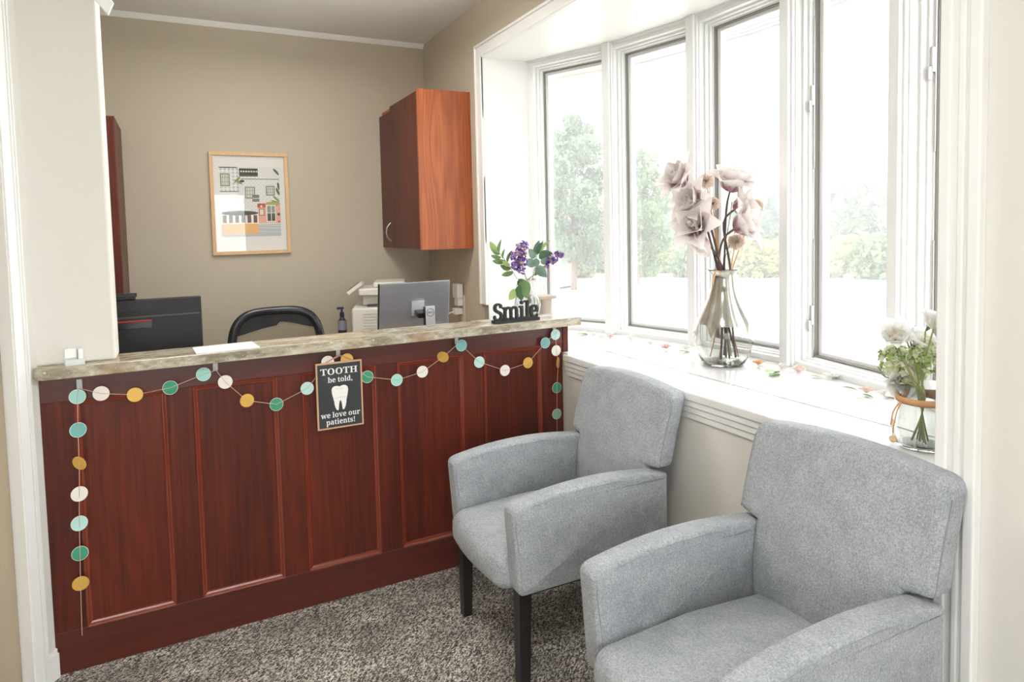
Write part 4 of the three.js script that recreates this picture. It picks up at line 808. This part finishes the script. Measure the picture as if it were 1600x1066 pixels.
// ================================================================ GARLAND, HOOKS, SIGN ON THE COUNTER FRONT
{
  const Z = 0.02, hooks = [[123, 603], [337, 575], [530, 553], [716, 534], [869, 513]];
  const hlab = ['leftmost, where the hanging strand drops', 'above the second panel', 'holding the tooth sign', 'above the fourth panel', 'at the window end'];
  const ztop = CAP - 0.039;
  const hp = hooks.map(([x, y], n) => {
    const p = at(x, y, 'z', Z); p.y = Math.min(p.y, ztop - 0.02);
    const h = thing('adhesive_hook', 'clear plastic adhesive hook on the counter, ' + hlab[n], 'hook', [p.x, p.y, 0.0005], 0, 'hooks along the counter');
    part('plate', rbox(-0.0085, 0.0085, -0.014, 0.019, 0, 0.004, 0.0018), M.clearPlastic, h);
    part('hook', tube([[0, -0.004, 0.003], [0, -0.01, 0.009], [0, -0.006, 0.014], [0, 0.0, 0.014]], 0.0025, 10, 6), M.clearPlastic, h);
    return V3(p.x, p.y - 0.008, Z);
  });
  const T = foil('#9fd6cb'), Bt = foil('#6fb3ae'), Lt = foil('#b7e0da'), G = foil('#3f9a78'), G2 = foil('#8fcaa5'), W = foil('#ece7df'), Y = M.gold, rim = foil('#efe9e0');
  const D = (px, py, m, yaw = 0, tilt = 0) => ({ p: at(px, py, 'z', Z), m, yaw, tilt });
  const g = thing('paper_garland', 'string garland of teal, white, green and gold paper discs across the counter', 'garland');
  const left = [D(121, 620, T), D(122, 672, Bt, 0.3, -0.1), D(124, 724, Y, -0.55, 0.25), D(124, 772, W, 0.25, -0.1), D(124, 818, Lt, 0.25, -0.1), D(125, 865, G, 0.1), D(126, 912, Y, 0.1, 0.05)];
  const s1 = [D(158, 615, W), D(211, 617, Y, 0, 0.0), D(266, 606, G), D(318, 585, T)], s2 = [D(352, 597, W), D(386, 626, Y, 0.1), D(432, 632, G), D(480, 607, Lt)], s2b = [D(512, 566, W)];
  const s3a = [D(542, 562, Y)], s3 = [D(574, 589, G), D(620, 594, T), D(660, 581, W), D(692, 558, Y, -0.6, 0.3)], s4 = [D(721, 540, Bt), D(749, 566, Lt), D(789, 579, W), D(825, 567, Y), D(852, 536, Bt)];
  const right = [D(868, 523, Lt), D(869, 548, W), D(872, 567, Y, 0.7), D(870, 606, G), D(870, 647, G2)];
  const disc = new THREE.CylinderGeometry(0.0238, 0.0238, 0.0012, 40).rotateX(PI / 2), edge = new THREE.CylinderGeometry(0.0252, 0.0252, 0.0009, 40).rotateX(PI / 2);
  const names = new Map([[T, 'mint'], [Bt, 'dusty blue'], [Lt, 'pale aqua'], [G, 'green'], [G2, 'light green'], [W, 'white'], [Y, 'gold foil']]);
  for (const d of [...left, ...s1, ...s2, ...s2b, ...s3a, ...s3, ...s4, ...right]) {
    const m = new THREE.Mesh(disc, d.m); m.name = 'paper_disc'; m.position.copy(d.p); m.rotation.set(d.tilt, d.yaw, 0); m.userData.label = names.get(d.m) + ' disc'; g.add(m);
    const e = new THREE.Mesh(edge, d.m === Y ? M.gold : rim); e.name = 'rim'; m.add(e);
  }
  const line = (pts, dz) => { const out = []; for (let i = 0; i + 1 < pts.length; i++) { const a = pts[i].clone(), b = pts[i + 1].clone(); a.z += dz; b.z += dz; const v = b.clone().sub(a), L = v.length(); out.push(new THREE.CylinderGeometry(0.0011, 0.0011, L, 5, 1).translate(0, L / 2, 0).applyQuaternion(aim(v)).translate(a.x, a.y, a.z)); } return out; };
  const P = (a) => a.map((d) => d.p);
  part('string', [...line([hp[0], ...P(left), at(127, 950, 'z', Z), at(128.5, 993, 'z', Z)], 0.0012), ...line([hp[0], ...P(s1), hp[1]], 0.0012), ...line([hp[1], ...P(s2), ...P(s2b), hp[2]], 0.0012), ...line([hp[2], ...P(s3a), ...P(s3), hp[3]], 0.0012), ...line([hp[3], ...P(s4), hp[4]], 0.0012), ...line([hp[4], ...P(right), at(871, 735, 'z', Z)], 0.0012)], M.string, g);

  // hanging tooth sign
  const a = at(494, 570, 'z', 0.024), b = at(566, 663, 'z', 0.024), c = at(567, 560, 'z', 0.024), e = at(495, 674, 'z', 0.024);
  const w = (c.x + b.x - a.x - e.x) / 4, yT = (a.y + c.y) / 2, yB = (b.y + e.y) / 2, h = yT - yB, xc = (a.x + c.x + b.x + e.x) / 4;
  const t = thing('hanging_sign', 'dark hanging sign with a white tooth and wood rim', 'sign', [xc, yB, 0.0225]);
  part('board', rbox(-w, w, 0, h, -0.004, 0.004, 0.001), M.signRim, t);
  const cw = 512, chh = Math.round(512 * h / (2 * w)), cv = document.createElement('canvas'); cv.width = cw; cv.height = chh; const q = cv.getContext('2d');
  q.fillStyle = '#34393a'; q.fillRect(0, 0, cw, chh);
  q.fillStyle = '#f3f2ee'; q.textAlign = 'center'; q.textBaseline = 'alphabetic';
  const txt = (s, size, y, wd, x = cw / 2) => { q.font = 'bold ' + size + 'px serif'; const m = q.measureText(s).width; q.save(); q.translate(x, y); q.scale(wd / m, 1); q.fillText(s, 0, 0); q.restore(); };
  txt('TOOTH', 104, chh * 0.165, 446); txt('be told,', 84, chh * 0.29, 300, cw * 0.52); txt('we love our', 86, chh * 0.845, 468); txt('patients!', 86, chh * 0.955, 352);
  q.save(); q.translate(cw / 2, chh * 0.535); q.scale(1.0, 1.02); q.fillStyle = '#f4f2ec'; q.beginPath();
  q.moveTo(-98, -80); q.bezierCurveTo(-100, -138, -40, -142, 0, -122); q.bezierCurveTo(40, -146, 104, -140, 98, -70); q.bezierCurveTo(96, -30, 78, 10, 74, 50); q.bezierCurveTo(68, 110, 48, 150, 34, 148); q.bezierCurveTo(16, 146, 26, 60, 2, 36); q.bezierCurveTo(-24, 60, -12, 148, -30, 150); q.bezierCurveTo(-48, 150, -66, 110, -72, 50); q.bezierCurveTo(-78, 4, -96, -30, -98, -80); q.fill();
  q.strokeStyle = '#cfcdc6'; q.lineWidth = 5; q.beginPath(); q.moveTo(-70, 10); q.bezierCurveTo(-30, 0, 30, 0, 72, 6); q.stroke(); q.beginPath(); q.moveTo(-52, -104); q.bezierCurveTo(-20, -92, 20, -92, 46, -108); q.stroke(); q.restore();
  const tex = new THREE.CanvasTexture(cv); tex.colorSpace = THREE.SRGBColorSpace;
  part('face', new THREE.PlaneGeometry(w * 2 - 0.013, h - 0.013).translate(0, h / 2, 0.0046), std({ map: tex, roughness: 0.75 }), t, true);
  const hk = hp[2].clone().sub(t.position);
  part('hanger', [tube([[-w * 0.55, h, -0.001], [hk.x - 0.006, hk.y + 0.002, hk.z + 0.004]], 0.0022, 6, 6), tube([[w * 0.6, h, -0.001], [hk.x + 0.006, hk.y + 0.002, hk.z + 0.004]], 0.0022, 6, 6)], M.jute, t);
}

// ================================================================ OUTSIDE
{
  const GY = -3;
  const ground = struct('ground', box(0.9, 125, GY - 0.5, GY, -125, 60), std({ color: '#c2c1b8', roughness: 1 })); 
  struct('ground', box(-40, 0.9, GY - 0.5, GY, REAR + 0.6, 60), std({ color: '#c2c1b8', roughness: 1 }));
  const greens = ['#6f8460', '#788c62', '#96a066', '#6b8263', '#a3a56c'];
  const folMats = greens.map((c) => phy({ color: c, roughness: 1, transmission: 0.45, thickness: 0, side: THREE.DoubleSide }));
  const trunkMat = std({ color: '#6b5d4d', roughness: 1 });
  const leafQuad = (() => { const g = new THREE.BufferGeometry(); g.setAttribute('position', new THREE.Float32BufferAttribute([-0.5, -0.2, 0, 0.5, -0.3, 0.1, 0.1, 0.5, -0.1, -0.5, -0.2, 0, 0.1, 0.5, -0.1, -0.45, 0.3, 0.12], 3)); g.computeVertexNormals(); return g; })();
  function tree(label, name, x, z, h, r, n, mat, seed, group, leaf = 0.35, low = 0.25) {
    const q = rng(seed), t = thing(name, label, 'tree', [x, GY, z], 0, group);
    part('trunk', tube([[0, 0, 0], [0.1, h * 0.3, 0.05], [0, h * 0.7, 0]], Math.max(0.1, h * 0.018), 8, 7), trunkMat, t);
    const blobs = []; const nb = 14; for (let k = 0; k < nb; k++) { const f = low + (1 - low) * (k / nb), a = k * 2.4, w = r * Math.sin(PI * Math.min(0.97, 0.18 + 0.75 * (f - low) / (1 - low))) * 0.62; blobs.push([Math.cos(a) * w, f * h * 0.93, Math.sin(a) * w, r * (0.3 + 0.22 * q())]); }
    blobs.push([0, h * 0.95, 0, r * 0.22]);
    const list = new Float32Array(n * 18), e = new THREE.Euler(), mt = new THREE.Matrix4(), pp = leafQuad.attributes.position; const v = V3();
    for (let k = 0; k < n; k++) {
      const b = blobs[Math.floor(q() * blobs.length)], d = V3(q() - 0.5, q() - 0.5, q() - 0.5).normalize().multiplyScalar(b[3] * Math.pow(q(), 0.4)), s = leaf * (0.6 + 0.8 * q());
      mt.makeRotationFromEuler(e.set(q() * 6, q() * 6, q() * 6)).scale(V3(s, s, s)).setPosition(b[0] + d.x, b[1] + d.y, b[2] + d.z);
      for (let i = 0; i < 6; i++) { v.fromBufferAttribute(pp, i).applyMatrix4(mt); list.set([v.x, v.y, v.z], (k * 6 + i) * 3); }
    }
    const g = new THREE.BufferGeometry(); g.setAttribute('position', new THREE.BufferAttribute(list, 3)); g.computeVertexNormals();
    const f = part('foliage', g, mat, t); f.userData.kind = 'stuff'; return t;
  }
  // a pixel of the treeline and a distance on the ground
  const far = (px, dist) => { const d = at(px, 350, 'y', 1.4903 - 0.0001); const v = V3(d.x - CAM.x, 0, d.z - CAM.z).normalize().multiplyScalar(dist); const p = V3(CAM.x, 0, CAM.z); const dir = new THREE.Vector3((px - CAM.px) / CAM.f, -(350 - CAM.py) / CAM.f, -1).applyEuler(camera.rotation); dir.y = 0; return p.add(dir.normalize().multiplyScalar(dist)); };
  const T = (px, dist, topPy, r, n, mi, seed, label, name, group, leaf, low) => { const p = far(px, dist), depth = dist * Math.cos(Math.atan((px - CAM.px) / CAM.f)), h = (358 - topPy) / 1000 * depth + 1.49 - GY; tree(label, name, p.x, p.z, h, r, n, folMats[mi], seed, group, leaf, low); };
  T(895, 46, 182, 3.0, 12000, 3, 1, 'tall leafy tree filling the far left panes', 'tall_tree', undefined, 0.27, 0.22);
  T(995, 50, 238, 2.8, 8000, 1, 2, 'shorter leafy tree right of the tallest one', 'leafy_tree', undefined, 0.27, 0.2);
  T(846, 54, 236, 2.6, 7000, 0, 3, 'leafy tree half hidden by the far window frame', 'leafy_tree', undefined, 0.27, 0.2);
  const g1 = 'trees of the far treeline';
  for (let k = 0; k < 14; k++) { const px = 850 + k * 50, q = rng(40 + k); T(px, [70, 81, 92][k % 3] + q() * 3, 316 - (px > 1200 ? 26 : 0) + q() * 18, 3.6, 4200, [0, 3, 1][k % 3], 60 + k, 'hazy green tree in the far treeline', 'treeline_tree', g1, 0.6, 0.03); }
  const g2 = 'pale shrubs before the treeline';
  for (let k = 0; k < 14; k++) { const px = 846 + k * 48, q = rng(140 + k); T(px, (k % 2 ? 57 : 63) + q(), 384 + q() * 16, 2.2, 2200, [2, 4, 1][k % 3], 160 + k, 'pale yellow-green shrub before the treeline', 'shrub', g2, 0.4, 0.02); }
  { // wooded ridge far behind
    const pos = [], N = 90, q = rng(5), tops = []; for (let i = 0; i <= N; i++) { const px = 640 + i * 13, p = far(px, 125), dep = 125 * Math.cos(Math.atan((px - CAM.px) / CAM.f)); tops.push([p, 1.49 + (358 - 338 + 16 * fbm(i * 0.22, 1, 64, 8, 3, 4) + q() * 3) / 1000 * dep, far(px, 105)]); }
    for (let i = 0; i < N; i++) { const [a, ya, a0] = tops[i], [b, yb, b0] = tops[i + 1]; pos.push(a0.x, GY, a0.z, b0.x, GY, b0.z, b.x, yb, b.z, a0.x, GY, a0.z, b.x, yb, b.z, a.x, ya, a.z); }
    const g = new THREE.BufferGeometry(); g.setAttribute('position', new THREE.Float32BufferAttribute(pos, 3)); g.computeVertexNormals();
    struct('ridge', g, std({ color: '#74876a', roughness: 1, side: THREE.DoubleSide }));
  }
  // a grey strip of road and a plain white box beyond the lot
  const rd = far(1000, 38), re = far(1700, 40); 
  struct('road', slab([[far(700, 37).x, far(700, 37).z], [far(1700, 37).x, far(1700, 37).z], [far(1700, 45).x, far(1700, 45).z], [far(700, 45).x, far(700, 45).z]].reverse(), GY, GY + 0.02), std({ color: '#7c7f80', roughness: 1 }));
  const cb = far(862, 48), ct = thing('white_container', 'plain white box-shaped container beyond the far left pane', 'container', [cb.x, GY, cb.z], 0.5);
  part('box', rbox(-0.9, 0.9, 0.15, 2.5, -1.2, 1.2, 0.04), std({ color: '#c9c9c6', roughness: 0.6 }), ct);
  part('runner', [box(-0.9, -0.7, 0, 0.15, -1.1, 1.1), box(0.7, 0.9, 0, 0.15, -1.1, 1.1)], std({ color: '#77777a', roughness: 0.8 }), ct);
}

scene.fog = new THREE.FogExp2('#ffffff', 0.0048);                 // misty morning air
scene.traverse((o) => { if (o.isMesh) { o.castShadow = true; o.receiveShadow = true; } });
renderer.render(scene, camera);
